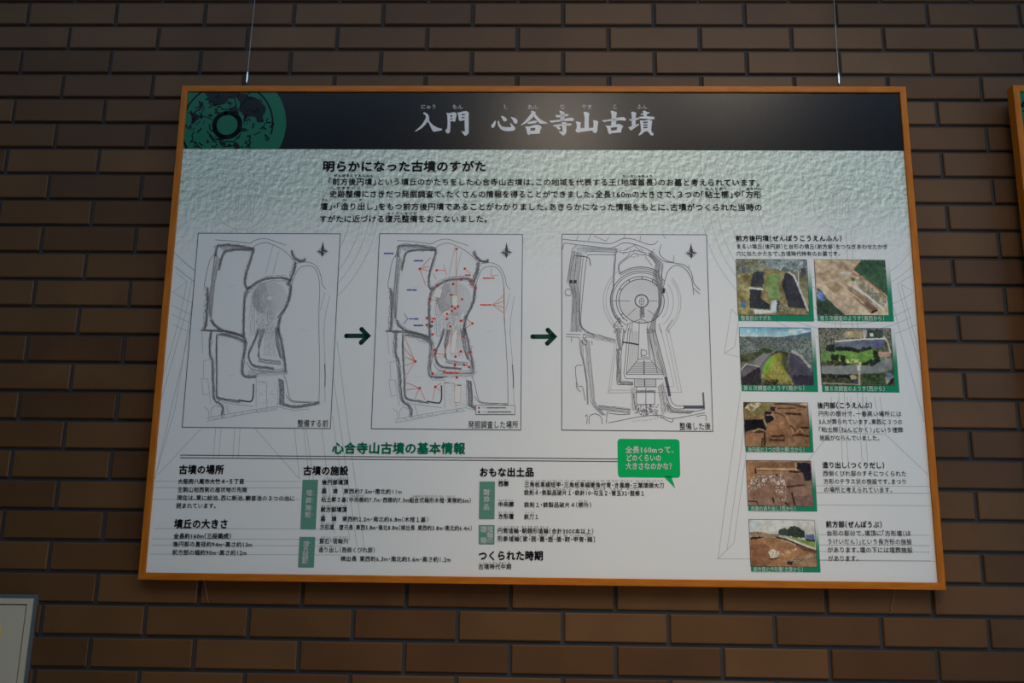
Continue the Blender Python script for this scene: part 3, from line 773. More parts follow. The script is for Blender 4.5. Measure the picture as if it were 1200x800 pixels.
for r, a0, a1, w, col in ((185, 30, 235, 0.9, MD), (213, 40, 240, 0.7, MD), (228, 42, 225, 0.9, MD), (245, 55, 128, 0.7, MD), (258, 60, 128, 0.8, DK),
                          (280, 128, 238, 0.5, LT), (260, 140, 232, 0.5, LT), (287, -48, 38, 0.5, LT), (272, -50, 36, 0.4, LT), (232, -48, 33, 0.5, LT), (195, -40, 30, 0.5, LT)):
    line(rm, circle(cM, r * kx, 60, a0, a1), w, 4, col)
for a in (62, 88, 120, 150, 215):
    r = math.radians(a)
    line(rm, [(cM[0] + math.cos(r) * q * kx, cM[1] + math.sin(r) * q * kx) for q in (168, 186)], 0.9, 4, DK)
hatch(rm, E_([(448, 135), (435, 260), (428, 430)]), E_([(465, 135), (448, 260), (438, 430)]), 3, 4, (MD, LT), 0.51)
hatch(rm, E_([(428, 430), (412, 520), (430, 620), (480, 700)]), E_([(440, 430), (425, 520), (445, 620), (495, 690)]), 3, 4, (LT, MD), 0.51)
for p in ([(590, 165), (560, 190), (500, 235), (475, 270), (490, 318)], [(560, 165), (530, 200), (480, 240), (470, 285), (480, 325)], [(590, 170), (640, 180), (700, 190), (760, 250)], [(460, 155), (520, 165), (600, 150), (680, 170)],
          [(510, 150), (590, 110)], [(590, 110), (640, 160)], [(670, 195), (720, 260)]):
    l3(E_, p, 0.7, MD)
hatch(rm, E_([(690, 170), (750, 250), (735, 330), (765, 420), (770, 560), (720, 650), (690, 758)]), E_([(715, 165), (810, 250), (798, 330), (800, 420), (790, 560), (748, 670), (748, 758)]), 11, 4, (LT, MD, LT, VL), 0.55, seg=22)
hatch(rm, E_([(740, 260), (725, 320), (725, 400)]), E_([(780, 260), (765, 320), (765, 420)]), 6, 4, (LT, LT, VL), 0.51)
for x in (805, 812): fill(rm, E_([(x - 6, 428), (x + 6, 428), (x + 2, 465), (x - 8, 462)]), 5, DK)
hatch(rm, E_([(630, 575), (628, 650)]), E_([(662, 575), (666, 640)]), 5, 4, (MD, LT), 0.59)
for p in ([(530, 640), (600, 575)], [(760, 640), (690, 590)], [(540, 690), (640, 655), (700, 685)], [(545, 690), (520, 760)], [(575, 680), (570, 758)], [(625, 670), (625, 758)], [(690, 690), (682, 758)],
          [(440, 690), (450, 760)], [(480, 650), (500, 720), (480, 760)], [(560, 690), (540, 760)], [(830, 725), (870, 660)], [(830, 725), (845, 758)], [(770, 690), (790, 758)], [(415, 520), (560, 522)], [(700, 522), (760, 522)],
          [(620, 525), (665, 525)], [(643, 490), (643, 560)], [(630, 505), (660, 505), (660, 545), (630, 545), (630, 505)]):
    l3(E_, p, 0.6, MD, False)
for p in ([(560, 0), (530, 338), (800, 338)], [(625, 0), (618, 225)], [(682, 0), (702, 225)], [(618, 225), (702, 225)], [(620, 225), (530, 335)], [(710, 235), (800, 330)], [(545, 0), (512, 335), (525, 370), (800, 372)],
          [(510, 0), (492, 200), (490, 380)], [(605, 470), (740, 470), (740, 560)], [(605, 430), (605, 560), (740, 560)], [(675, 440), (675, 640)], [(590, 370), (592, 430), (750, 430), (748, 372)],
          [(740, 0), (800, 230), (830, 350)], [(580, 480), (600, 600)], [(520, 10), (505, 120)], [(640, 150), (640, 210), (690, 210)], [(690, 0), (760, 330)], [(700, 60), (740, 240)]):
    l3(F_, p, 0.75, MD, False)
for i in range(8): l3(F_, [(605 - i * 9, 248 + i * 11), (655, 248 + i * 11)], 0.5, MD, False); l3(F_, [(670, 248 + i * 11), (715 + i * 10, 250 + i * 11)], 0.5, MD, False)
for i in range(6): l3(F_, [(600, 378 + i * 9), (655, 378 + i * 9)], 0.45, LT, False); l3(F_, [(672, 378 + i * 9), (745, 378 + i * 9)], 0.45, LT, False)
for i in range(6): l3(F_, [(572 + i * 8, 20), (545 + i * 13, 320 - i * 18)], 0.4, LT, False)
for i in range(5): l3(F_, [(688 + i * 4, 20), (712 + i * 16, 240 + i * 18)], 0.4, LT, False)
line(rm, F_([(503, 100), (560, 107)]), 1.5, 5, DK); line(rm, F_([(560, 107), (620, 118)]), 1.5, 5, DK)
line(rm, F_([(662, 240), (662, 338)]), 1.6, 5, MD); line(rm, F_([(665, 374), (665, 425)]), 1.6, 5, MD)
line(rm, circle(F_([(660, 178)])[0], 22 / SCM * PX, 16), 0.7, 5, MD)
for p in ([(845, 0), (940, 470), (395, 475), (445, 110)], [(785, 0), (885, 428), (760, 430)], [(820, 0), (915, 460)], [(460, 110), (415, 440), (400, 470)], [(570, 455), (410, 455)]):
    l3(F_, p, 0.45, LT, False)
line(rm, F_([(822, 360), (838, 430), (850, 495)]), 3.2, 5, ink((70, 68, 78))); line(rm, F_([(960, 580), (1105, 580)]), 3.6, 5, ink((70, 68, 78))); line(rm, F_([(1098, 475), (1105, 585)]), 2.0, 5, ink((85, 82, 90)))
for p in ([(850, 495), (868, 545), (905, 570), (960, 570)], [(830, 500), (850, 560), (890, 592), (960, 592)], [(840, 560), (870, 610), (960, 620), (1060, 608), (1110, 595)], [(400, 697), (520, 672), (640, 650), (780, 640), (870, 665), (1110, 622)],
          [(390, 622), (480, 635), (555, 632)], [(388, 620), (382, 700)], [(255, 705), (258, 650), (300, 630), (345, 655), (352, 705)], [(225, 650), (240, 640), (238, 705)], [(780, 650), (860, 690), (880, 670)], [(1050, 650), (1115, 640), (1120, 680)]):
    l3(F_, p, 0.75, MD)
hatch(rm, F_([(705, 0), (765, 240), (800, 350)]), F_([(742, 0), (790, 220), (825, 345)]), 6, 4, (LT, LT, MD, VL), 0.51)
hatch(rm, F_([(765, 430), (780, 540), (795, 640)]), F_([(808, 395), (835, 500), (850, 600)]), 9, 4, (LT, LT, VL), 0.51)
hatch(rm, F_([(820, 560), (840, 620), (1000, 632)]), F_([(850, 560), (880, 600), (1040, 605)]), 6, 4, (LT, LT, VL), 0.51)
hatch(rm, F_([(175, 60), (190, 180), (215, 270), (235, 400), (240, 560)]), F_([(215, 100), (212, 200), (228, 290), (245, 400), (250, 560)]), 5, 4, (MD, LT, LT, VL), 0.51)
hatch(rm, F_([(225, 90), (235, 270), (255, 420), (265, 560), (350, 640)]), F_([(258, 90), (275, 270), (290, 430), (300, 560), (380, 640)]), 6, 4, (LT, LT, LT, VL), 0.51)
hatch(rm, F_([(325, 565), (440, 575), (560, 590)]), F_([(325, 598), (440, 615), (560, 628)]), 6, 4, (LT, MD, LT, VL), 0.51)
hatch(rm, F_([(458, 150), (458, 390), (465, 415), (580, 420)]), F_([(482, 150), (490, 370), (500, 385), (580, 390)]), 6, 4, (MD, LT), 0.68)
hatch(rm, F_([(565, 430), (568, 600)]), F_([(600, 440), (602, 610)]), 6, 4, (LT, LT, VL), 0.42)
hatch(rm, F_([(220, 15), (340, 45), (450, 78)]), F_([(235, 70), (340, 85), (455, 112)]), 5, 4, (LT, MD, LT, VL), 0.51)
hatch(rm, F_([(445, -5), (460, 100), (480, 160)]), F_([(490, -5), (488, 100), (495, 160)]), 6, 4, (LT, MD), 0.51)
hatch(rm, F_([(605, 455), (745, 455)]), F_([(605, 470), (745, 470)]), 3, 4, (MD, LT), 0.59)
for p in ([(85, 40), (190, 45)], [(85, 60), (180, 65)], [(125, 65), (125, 100)], [(205, 270), (155, 285), (170, 420), (205, 430), (225, 530)], [(160, 400), (165, 440), (190, 465)], [(275, 90), (278, 120)]):
    l3(F_, p, 0.7, MD)
for _ in range(110):
    p = F_([(RNG.uniform(600, 765), RNG.uniform(565, 645))])[0]; d = RNG.uniform(-1, 1, 2) * 0.003
    line(rm, [p, (p[0] + d[0], p[1] + d[1])], 0.9, 4, (MD, DK, LT)[_ % 3])
for _ in range(90):
    f, x, y = ((E_, RNG.uniform(480, 740), RNG.uniform(130, 195)), (E_, RNG.uniform(430, 520), RNG.uniform(650, 758)), (F_, RNG.uniform(200, 240), RNG.uniform(40, 120)))[_ % 3]
    p = f([(x, y)])[0]; d = RNG.uniform(-1, 1, 2) * 0.002
    line(rm, [p, (p[0] + d[0], p[1] + d[1])], 0.8, 4, (MD, DK)[_ % 2])
for _ in range(16):
    p = F_([(580 + _ * 15, 690 - _ * 2 + RNG.uniform(-5, 5))])[0]; line(rm, [p, (p[0] + 0.001, p[1] + 0.002)], 0.5, 4, MD)
printed('plan_drawing', rm, m3); printed('compass_rose', compass(810, 296.6), m3); printed('map_caption', caption('整備した後', 796, 833, 499.5), m3)

# arrows between the maps
for dx, dy in ((0, 0), (218.2, 0.9)):
    mb = MB(); ac = (0.010, 0.058, 0.042)
    tip, el = at(435.2 + dx, 393.4 + dy), 2.6 * PX * 1.0
    a, b, c0 = at(406 + dx, 393.4 + dy), at(423.8 + dx, 385.6 + dy), at(423.2 + dx, 401.4 + dy)
    t2 = at(431.2 + dx, 393.4 + dy)
    for p, q in ((a, t2), (b, t2), (c0, t2)):
        line(mb, [p, q], 5.2 / 1.0, 4, ac); fill(mb, circle(p, el, 20)[:-1], 4, ac)
    k = 3.7 * PX * 0.72
    fill(mb, [(t2[0] - 3 * PX, t2[1] + 4.4 * PX), (t2[0] - 3 * PX, t2[1] - 4.4 * PX), (t2[0] + 0.6 * PX, t2[1] - 2.6 * PX), tip, (t2[0] + 0.6 * PX, t2[1] + 2.6 * PX)], 4, ac)
    printed('arrow', mb, panel, 'dark green arrow')

# ------------------------------------------------------------------ basic facts: heading, double rule, three columns
tb = MB(); text(tb, '心合寺山古墳の基本情報', 389, 545.5, 525.2, 525.5, bold=0.038, col=ink((14, 100, 76), 2.0), size=13.6)
printed('heading', tb, panel, 'green heading')
tb = MB()
line(tb, ats([(211.5, 533), (725.5, 537.6)]), 0.9, 3, (0.08, 0.09, 0.10)); line(tb, ats([(211.5, 536.2), (725.5, 540.6)]), 0.9, 3, (0.08, 0.09, 0.10))
printed('double_rule', tb, panel)

def words(s, x0, x1):
    """split a furigana line at its wide gaps into (word, x0, x1)"""
    tot = sum(glyph(c)[2] for c in s); out = []; cur = 0.0; st = 0.0; w = ''
    for c in s + '　':
        if c == '　':
            if w.strip(): out.append((w, x0 + (x1 - x0) * st / tot, x0 + (x1 - x0) * cur / tot))
            w = ''; cur += 1.0; st = cur
        else: w += c; cur += glyph(c)[2]
    return out
def block(name, rows, rubies=()):
    """each heading is a part of its own, and so is the run of lines under it"""
    mb = MB(); last = rows[0][3]
    for s, x0, x1, y0, y1, bold, size in rows:
        if y0 - last > 13.5 and mb.n: printed(name, mb, panel); mb = MB()
        last = y0
        if size > 7:
            if mb.n: printed(name, mb, panel)
            hb_ = MB(); text(hb_, s, x0, x1, y0, y1, bold=bold, size=size); printed('heading', hb_, panel); mb = MB()
        else: text(mb, s, x0, x1, y0, y1, bold=bold, size=size)
    if mb.n: printed(name, mb, panel)
    if rubies:
        for s, x0, x1, y in rubies:
            for w_, a_, b_ in words(s, x0, x1):
                mb = MB(); text(mb, w_, a_, b_, y, size=2.9, col=(0.10, 0.10, 0.11)); printed('furigana', mb, panel)
block('facts_text', [('古墳の場所', 209.6, 262.8, 550.2, None, .038, 10.8), ('大阪府八尾市大竹４・５丁目', 208.6, 286.6, 564, None, .026, 6.3),
      ('生駒山地西側の扇状地の先端', 208.2, 289.8, 573.7, None, .013, 6.3), ('現在は、東に総池、西に新池、観音池の３つの池に', 207.4, 345.8, 583, 584, .013, 6.3), ('囲まれています。', 206.5, 254, 592.5, None, .013, 6.3),
      ('墳丘の大きさ', 204, 268, 613.8, None, .038, 10.8), ('全長約160m（三段築成）', 203.6, 271.5, 628, None, .026, 6.3),
      ('後円部の直径約94m・高さ約13m', 202.8, 296, 637.3, 638, .013, 6.4), ('前方部の幅約90m・高さ約12m', 201.8, 289.3, 647, 647.7, .013, 6.4)])
block('facts_text', [('古墳の施設', 355.2, 408.5, 551.5, None, .038, 10.8), ('後円部墳頂', 377.3, 408.5, 565, None, .026, 6.2), ('墓　壙　東西約7.5m・南北約11m', 376.8, 471, 575.3, 575.9, .013, 6.2),
      ('粘土槨３基（中央槨約7.7m・西槨約7.3m組合式箱形木棺・東槨約6m）', 376.5, 552.5, 585.2, 586.4, .013, 6.2), ('前方部墳頂', 375.8, 406.8, 597, None, .026, 6.2),
      ('墓　壙　東西約2.2m・南北約6.8m（木棺１基）', 375.5, 502.5, 607.7, 608.8, .013, 6.2), ('方形壇　復元長 東西5.8m・南北8.8m（検出長 東西約3.8m・南北約6.4m）', 375, 553.5, 617.5, 618.8, .013, 6.2),
      ('葺石・埴輪列', 374, 408.5, 634, None, .008, 6.2), ('造り出し（西側くびれ部）', 373.3, 440, 644, 644.4, .013, 6.2), ('検出長 東西約6.3m・南北約5.6m・高さ約1.2m', 399, 528.3, 654.3, 655.5, .013, 6.2)],
      [('こう えん ぶ ふん ちょう', 379, 408.5, 560.6), ('ぼ　　こう', 378.5, 395, 570.8), ('ねん ど かく', 378, 395, 580.8), ('ちゅうおうかく', 412, 428, 581), ('くみあわせしきはこがたもっかん', 482, 520, 581.3), ('ひがしかく', 523, 535, 581.6),
       ('ぜん ぽう ぶ ふん ちょう', 376.5, 407, 592.6), ('ぼ　　こう', 377.5, 394, 603.2), ('ほう けい だん', 376, 393.5, 613.2), ('ふき いし はに わ れつ', 375.5, 408, 629.5), ('つく　だ', 374.5, 390, 639.8)])
block('facts_text', [('おもな出土品', 561.5, 626, 553.2, None, .038, 10.8), ('西槨', 583.8, 596.3, 566.7, None, .026, 6.2), ('三角板革綴短甲・三角板革綴衝角付冑・き鳳鏡・三葉環頭大刀', 614.3, 778.5, 567.6, 568.8, .013, 6.3),
      ('鉄剣４・鉄製品破片１・鉄針10・勾玉２・管玉32・竪櫛１', 614, 756, 577, 577.9, .013, 6.3), ('中央槨', 583.6, 602.4, 590.8, None, .026, 6.2), ('鉄剣１・鉄製品破片４（槨外）', 614, 693.5, 591.2, 591.6, .013, 6.3),
      ('方形壇', 583.6, 602.2, 605, None, .026, 6.2), ('鉄刀１', 614, 632, 605.4, None, .013, 6.3), ('円筒埴輪・朝顔形埴輪（合計3000本以上）', 582.8, 696, 621.8, 622.4, .013, 6.2),
      ('形象埴輪［家・囲・蓋・壺・盾・靫・甲冑・鶏］', 582.8, 697.8, 631.2, 632, .013, 6.2), ('つくられた時期', 560.4, 636.8, 651, None, .038, 10.8), ('古墳時代中期', 560.4, 599.4, 663.8, None, .013, 6.2)],
      [('にし かく', 584.5, 595.5, 562), ('さん かく いた かわ とじ たん こう　さん かく いた かわ とじ しょう かく つき かぶと　ほう きょう　さん よう かん とう た ち', 615, 777, 563.2), ('てつけん　てつせいひんはへん　てつしん　まがたま　くだたま　たてぐし', 615, 750, 572.8),
       ('ちゅうおうかく', 584, 602, 586.2), ('かく がい', 678.5, 688.5, 587), ('ほう けい だん', 584, 602, 600.4), ('てっ とう', 615.5, 626.5, 600.8), ('えん とう はに わ　あさ がお がた はに わ', 583.5, 643, 617.3), ('けい しょう はに わ　いえ　かこい　きぬがさ　つぼ　たて　ゆき　かっちゅう　にわとり', 583.5, 695, 627.2),
       ('こ ふん じ だい ちゅう き', 561, 598, 659.3)])
GB = ink((72, 114, 100), 1.75); PW_ = (0.74, 0.76, 0.74)
for quad, chars, pts, ruby in (
        ([(354.7, 562), (372.9, 562), (370, 620.2), (352, 619.8)], '埋葬施設', [(362.4, 577.3), (361.9, 586.2), (361.4, 594.6), (361, 602.8)], [(367.4, 575.5), (367.3, 579), (366.9, 585), (366.7, 588.4), (366.2, 594.6), (366, 602.8)]),
        ([(351.2, 628.8), (369.5, 629), (368, 664.7), (349.2, 664.5)], '墳丘施設', [(359, 637.3), (358.5, 643.8), (358, 650.4), (357.6, 656.8)], [(363.8, 636), (363.6, 639), (363.4, 643), (363.2, 650.5), (362.8, 657)]),
        ([(562, 564), (580.1, 564), (579.5, 608), (561.2, 608)], '副葬品', [(570, 576.8), (570, 585.1), (570, 593.8)], [(575, 575.5), (575, 579), (575, 583.5), (575, 587), (575, 592.5), (575, 596)]),
        ([(561, 615), (579.7, 615), (579.4, 637.6), (561, 637.4)], '埴輪の種類', [(574.4, 619.8), (574.4, 626.6), (574.3, 633), (566.7, 620), (566.7, 633.2)], [])):
    mb = MB(); fill(mb, ats(quad), 4, GB); bx_ = printed('label_box', mb, panel, 'grey-green label box')
    mb = MB(); vtext(mb, chars, pts, 6.9, 0.03, PW_)
    if ruby: vtext(mb, ('まいそうしせつ' 'ふくそう')[:len(ruby)], ruby, 2.9, 0.02, (0.5, 0.58, 0.54))
    printed('box_lettering', mb, bx_)

# green speech bubble
def rrect(u0, u1, w0, w1, r, n=6):
    o = []
    for cx_, cy_, a in ((u1 - r, w1 - r, 0), (u0 + r, w1 - r, 90), (u0 + r, w0 + r, 180), (u1 - r, w0 + r, 270)):
        o += circle((cx_, cy_), r, n, a, a + 90)
    return o
mb = MB(); p0, p1 = at(724.1, 558.8), at(796.2, 514.6)
fill(mb, rrect(p0[0], p1[0], p0[1], p1[1], 3.6 * PX), 4, ink((0, 138, 74), 1.75))
fill(mb, ats([(777.3, 557.5), (786.6, 557.5), (791.4, 572)]), 4, ink((0, 138, 74), 1.75))
bub = printed('speech_bubble', mb, panel, 'green speech bubble')
mb = MB(); kw = dict(bold=0.034, col=ink((196, 226, 202), 2.0), size=8.2)
text(mb, '全長160mって、', 732.8, 790.5, 527, **kw); text(mb, 'どのくらいの', 733.4, 775, 536.6, **kw); text(mb, '大きさなのかな？', 733, 791, 546.2, **kw)
printed('bubble_lettering', mb, bub)

# ------------------------------------------------------------------ right column: headings and texts
for rows in ([('前方後円墳（ぜんぽうこうえんふん）', 862, 987, 279.4, None, .022, 7.8), ('まるい墳丘（後円部）と台形の墳丘（前方部）をつなぎあわせたかぎ', 862.6, 1040.5, 288.8, 289.2, .004, 6.6),
              ('穴に似たかたちで、古墳時代特有のお墓です。', 862.6, 985, 297.4, None, .004, 6.6)],
             [('後円部（こうえんぶ）', 957.6, 1022.5, 475, None, .024, 7.6), ('円形の部分で、一番高い場所には', 958.8, 1056.4, 484.6, 485, .004, 6.6), ('3人が葬られています。東西に３つの', 958.8, 1057.6, 494, 494.4, .004, 6.6),
              ('「粘土槨（ねんどかく）」という埋葬', 959, 1058.4, 503.3, 503.8, .004, 6.6), ('施設がならんでいました。', 960.2, 1031, 512.9, 513.2, .004, 6.6)],
             [('造り出し（つくりだし）', 963.4, 1036.8, 544.8, 545.2, .024, 7.6), ('西側くびれ部のすそにつくられた', 964, 1062.3, 554.6, 555, .004, 6.6), ('方形のテラス状の施設です。まつり', 964.8, 1062.6, 564, 564.4, .004, 6.6),
              ('の場所と考えられています。', 965.2, 1046, 573.6, 574, .004, 6.6)],
             [('前方部（ぜんぽうぶ）', 967.5, 1034, 614.2, 614.6, .024, 7.6), ('台形の部分で、墳頂に「方形壇（ほ', 968.4, 1067.5, 624.5, 624.9, .004, 6.6), ('うけいだん）」という長方形の施設', 969, 1068.6, 634.3, 634.8, .004, 6.6),
              ('があります。壇の下には埋葬施設', 969.4, 1069.5, 644, 644.5, .004, 6.6), ('があります。', 970, 1006.5, 654.2, None, .004, 6.6)]):
    block('explanation_text', rows)

# ------------------------------------------------------------------ seven printed photographs, painted cell by cell
def vnoise(h, w, cell, seed):
    r = np.random.default_rng(seed)
    gh, gw = int(h / cell) + 3, int(w / cell) + 3
    g = r.random((gh, gw))
    y, x = np.arange(h) / cell, np.arange(w) / cell
    yi, xi = y.astype(int), x.astype(int); fy, fx = (y - yi)[:, None], (x - xi)[None, :]
    a = g[yi][:, xi]; b = g[yi][:, xi + 1]; c = g[yi + 1][:, xi]; d = g[yi + 1][:, xi + 1]
    return a * (1 - fx) * (1 - fy) + b * fx * (1 - fy) + c * (1 - fx) * fy + d * fx * fy
class Print:
    def __init__(s, quad, base, seed, w=150, h=118):
        s.w, s.h, s.seed = w, h, seed
        t, v = np.meshgrid((np.arange(w) + .5) / w, (np.arange(h) + .5) / h)
        q = np.array(quad, float)
        P = ((1 - t) * (1 - v))[..., None] * q[0] + (t * (1 - v))[..., None] * q[1] + (t * v)[..., None] * q[2] + ((1 - t) * v)[..., None] * q[3]
        s.x, s.y = P[..., 0], P[..., 1]
        s.t, s.v = t, v
        s.img = np.ones((h, w, 3)) * np.array(base, float)
    def n(s, cell): s.seed += 1; return vnoise(s.h, s.w, cell, s.seed)
    def mask(s, pts, wob=6):
        x = s.x + (s.n(4) - .5) * 2 * wob; y = s.y + (s.n(4) - .5) * 2 * wob
        inside = np.zeros(x.shape, bool); j = len(pts) - 1
        for i in range(len(pts)):
            (x0, y0), (x1, y1) = pts[i], pts[j]
            if y0 != y1:
                c = ((y0 > y) != (y1 > y)) & (x < (x1 - x0) * (y - y0) / (y1 - y0) + x0); inside ^= c
            j = i
        return inside
    def poly(s, pts, col, var=14, wob=6, cell=3):
        m = s.mask(pts, wob); nn = (s.n(cell) + s.n(cell * 3) - 1)[..., None]
        s.img = np.where(m[..., None], np.array(col, float) + nn * var * np.array([1, 1, .9]), s.img)
        return s
    def stroke(s, pts, width, col, var=8):
        d = np.full(s.x.shape, 1e9)
        for (x0, y0), (x1, y1) in zip(pts, pts[1:]):
            dx, dy = x1 - x0, y1 - y0
            k = np.clip(((s.x - x0) * dx + (s.y - y0) * dy) / (dx * dx + dy * dy + 1e-9), 0, 1)
            d = np.minimum(d, np.hypot(s.x - x0 - k * dx, s.y - y0 - k * dy))
        m = (d < width / 2 * (0.6 + 0.8 * s.n(5)))[..., None]
        s.img = np.where(m, np.array(col, float) + (s.n(2) - .5)[..., None] * var, s.img); return s
    def speck(s, pts, cols, dens, cell=2, wob=6):
        m = s.mask(pts, wob); nn = s.n(cell)
        r = np.random.default_rng(s.seed); pick = (s.n(cell) * 3.2 * len(cols)).astype(int) % len(cols)
        s.img = np.where((m & (nn > 1 - dens))[..., None], np.array(cols, float)[pick], s.img); return s
    def grain(s, a=12):
        p = np.pad(s.img, ((1, 1), (1, 1), (0, 0)), mode='edge')          # soft like a small print
        s.img = (p[1:-1, 1:-1] * 2 + p[:-2, 1:-1] + p[2:, 1:-1] + p[1:-1, :-2] + p[1:-1, 2:]) / 6
        a *= 0.7
        tone = (s.n(9) + s.n(20) + s.n(5) * .6 - 1.3)[..., None] * 34         # broad patches of lighter and darker ground
        s.img = s.img * (1 + tone / 190)
        g = s.img.mean(2, keepdims=True); s.img = g + (s.img - g) * 0.86
        s.img = s.img + ((s.n(2) - .5) * 2 * a + (s.n(1) - .5) * a)[..., None]; return s
    def mesh_into(s, mb, u0, u1, w0, w1, layer):
        img = np.clip(s.img, 4, 250) / 255.0
        lin = np.where(img <= 0.04045, img / 12.92, ((img + 0.055) / 1.055) ** 2.4) * 1.75
        lin = np.clip(lin, 0.003, 0.8)
        us, ws = np.linspace(u0, u1, s.w + 1), np.linspace(w1, w0, s.h + 1)
        V = [(u, Y(layer), w) for w in ws for u in us]
        W1 = s.w + 1; F_ = []; base = mb.n
        for j in range(s.h):
            for i in range(s.w):
                F_.append((j * W1 + i, (j + 1) * W1 + i, (j + 1) * W1 + i + 1, j * W1 + i + 1))
        mb.v.append(np.array(V)); mb.f += [tuple(k + base for k in f) for f in F_]
        mb.c += [tuple(c) for c in lin.reshape(-1, 3)]; mb.m += [0] * len(F_); mb.n += len(V)

ALL = [(-900, -900), (2000, -900), (2000, 2000), (-900, 2000)]
def photo1():
    p = Print([(25, 40), (850, 40), (885, 690), (52, 690)], (112, 106, 74), 100)
    p.poly(ALL, (108, 102, 72), 50, 0, 7).speck([(25, 40), (850, 40), (860, 150), (500, 160), (25, 230)], [(150, 150, 150), (95, 105, 60), (120, 135, 150), (70, 72, 70)], .5)
    p.poly([(300, 40), (850, 40), (860, 180), (560, 170), (420, 120)], (112, 122, 122), 70, 10, 3)
    p.poly([(40, 220), (200, 200), (200, 370), (170, 690), (60, 690)], (122, 112, 70), 50, 10, 4)
    p.poly([(340, 150), (600, 190), (560, 340), (610, 450), (650, 660), (560, 640), (530, 520), (430, 530), (420, 600), (330, 540), (320, 470), (360, 300)], (122, 108, 72), 40, 8, 4)
    p.poly([(390, 215), (540, 200), (520, 330), (550, 480), (480, 510), (400, 490), (370, 330)], (104, 128, 72), 24, 8, 5)
    p.poly([(240, 185), (355, 180), (335, 365), (195, 360), (205, 250)], (52, 54, 60), 8, 5)
    p.poly([(600, 200), (690, 215), (760, 390), (850, 615), (640, 600), (560, 330)], (48, 49, 55), 8, 5)
    p.poly([(190, 395), (325, 405), (315, 500), (420, 570), (418, 625), (185, 612)], (46, 47, 53), 6, 4)
    p.stroke([(190, 375), (335, 395)], 22, (185, 182, 172)).stroke([(640, 190), (700, 225), (760, 360), (870, 640)], 22, (165, 162, 160))
    p.stroke([(800, 60), (750, 130), (760, 320)], 14, (150, 160, 170)).poly([(780, 140), (840, 140), (840, 260), (780, 240)], (66, 70, 76), 20)
    p.poly([(440, 525), (500, 520), (500, 655), (430, 650)], (160, 172, 178), 10, 2).poly([(220, 625), (420, 640), (510, 665), (250, 680)], (172, 174, 172), 60, 5, 2)
    p.poly([(85, 530), (135, 540), (125, 600), (85, 600)], (60, 100, 165), 30, 3).poly([(500, 520), (530, 530), (520, 650), (500, 640)], (52, 48, 66), 8)
    p.poly([(560, 130), (650, 150), (640, 180), (560, 175)], (82, 88, 92), 10).stroke([(540, 165), (580, 110)], 12, (180, 178, 170)).poly([(90, 150), (130, 150), (120, 200), (90, 190)], (70, 80, 115), 20, 3)
    p.poly([(680, 615), (850, 630), (830, 680), (640, 670)], (140, 122, 92), 40).speck([(500, 530), (620, 560), (640, 660), (520, 660)], [(70, 60, 50), (170, 160, 150)], .4)
    return p.grain(10)
def photo2():
    p = Print([(40, 45), (868, 48), (912, 692), (80, 690)], (172, 148, 122), 200)
    p.poly(ALL, (168, 144, 118), 36, 0, 6)
    p.poly([(60, 50), (560, 50), (470, 200), (400, 330), (130, 280), (70, 220)], (158, 134, 106), 44, 8, 5)
    p.poly([(150, 330), (280, 300), (390, 370), (280, 445)], (150, 124, 92), 20, 6)
    p.poly([(590, 50), (868, 48), (905, 470), (700, 320), (560, 210), (500, 160)], (52, 78, 56), 22, 8, 4)
    p.poly([(470, 250), (560, 210), (700, 320), (900, 500), (850, 620), (620, 430)], (142, 128, 106), 50, 6, 3)
    p.speck([(560, 270), (880, 480), (840, 580), (600, 380)], [(90, 84, 70), (80, 98, 66), (165, 150, 130)], .5)
    p.stroke([(490, 205), (560, 235), (690, 310), (800, 400), (880, 490)], 16, (152, 88, 64)).stroke([(470, 180), (560, 90)], 8, (150, 90, 70))
    p.stroke([(510, 360), (640, 450), (760, 545), (850, 620)], 20, (205, 196, 190)).stroke([(360, 200), (460, 200)], 26, (175, 168, 165))
    p.poly([(390, 320), (480, 360), (700, 530), (780, 630), (700, 665), (520, 510)], (142, 116, 92), 26, 5).stroke([(400, 385), (560, 500), (720, 640)], 10, (190, 165, 135))
    p.poly([(670, 535), (780, 620), (740, 660), (600, 560)], (104, 80, 66), 12, 4).poly([(700, 655), (770, 625), (785, 640), (720, 672)], (26, 24, 28), 4, 2)
    p.poly([(70, 380), (110, 390), (200, 510), (400, 690), (80, 690)], (50, 66, 52), 20, 6, 4).poly([(72, 400), (130, 430), (180, 515), (140, 535), (80, 490)], (86, 106, 158), 26, 5)
    p.poly([(470, 250), (520, 260), (510, 300), (480, 290)], (78, 100, 62), 16, 4)
    return p.grain(8)
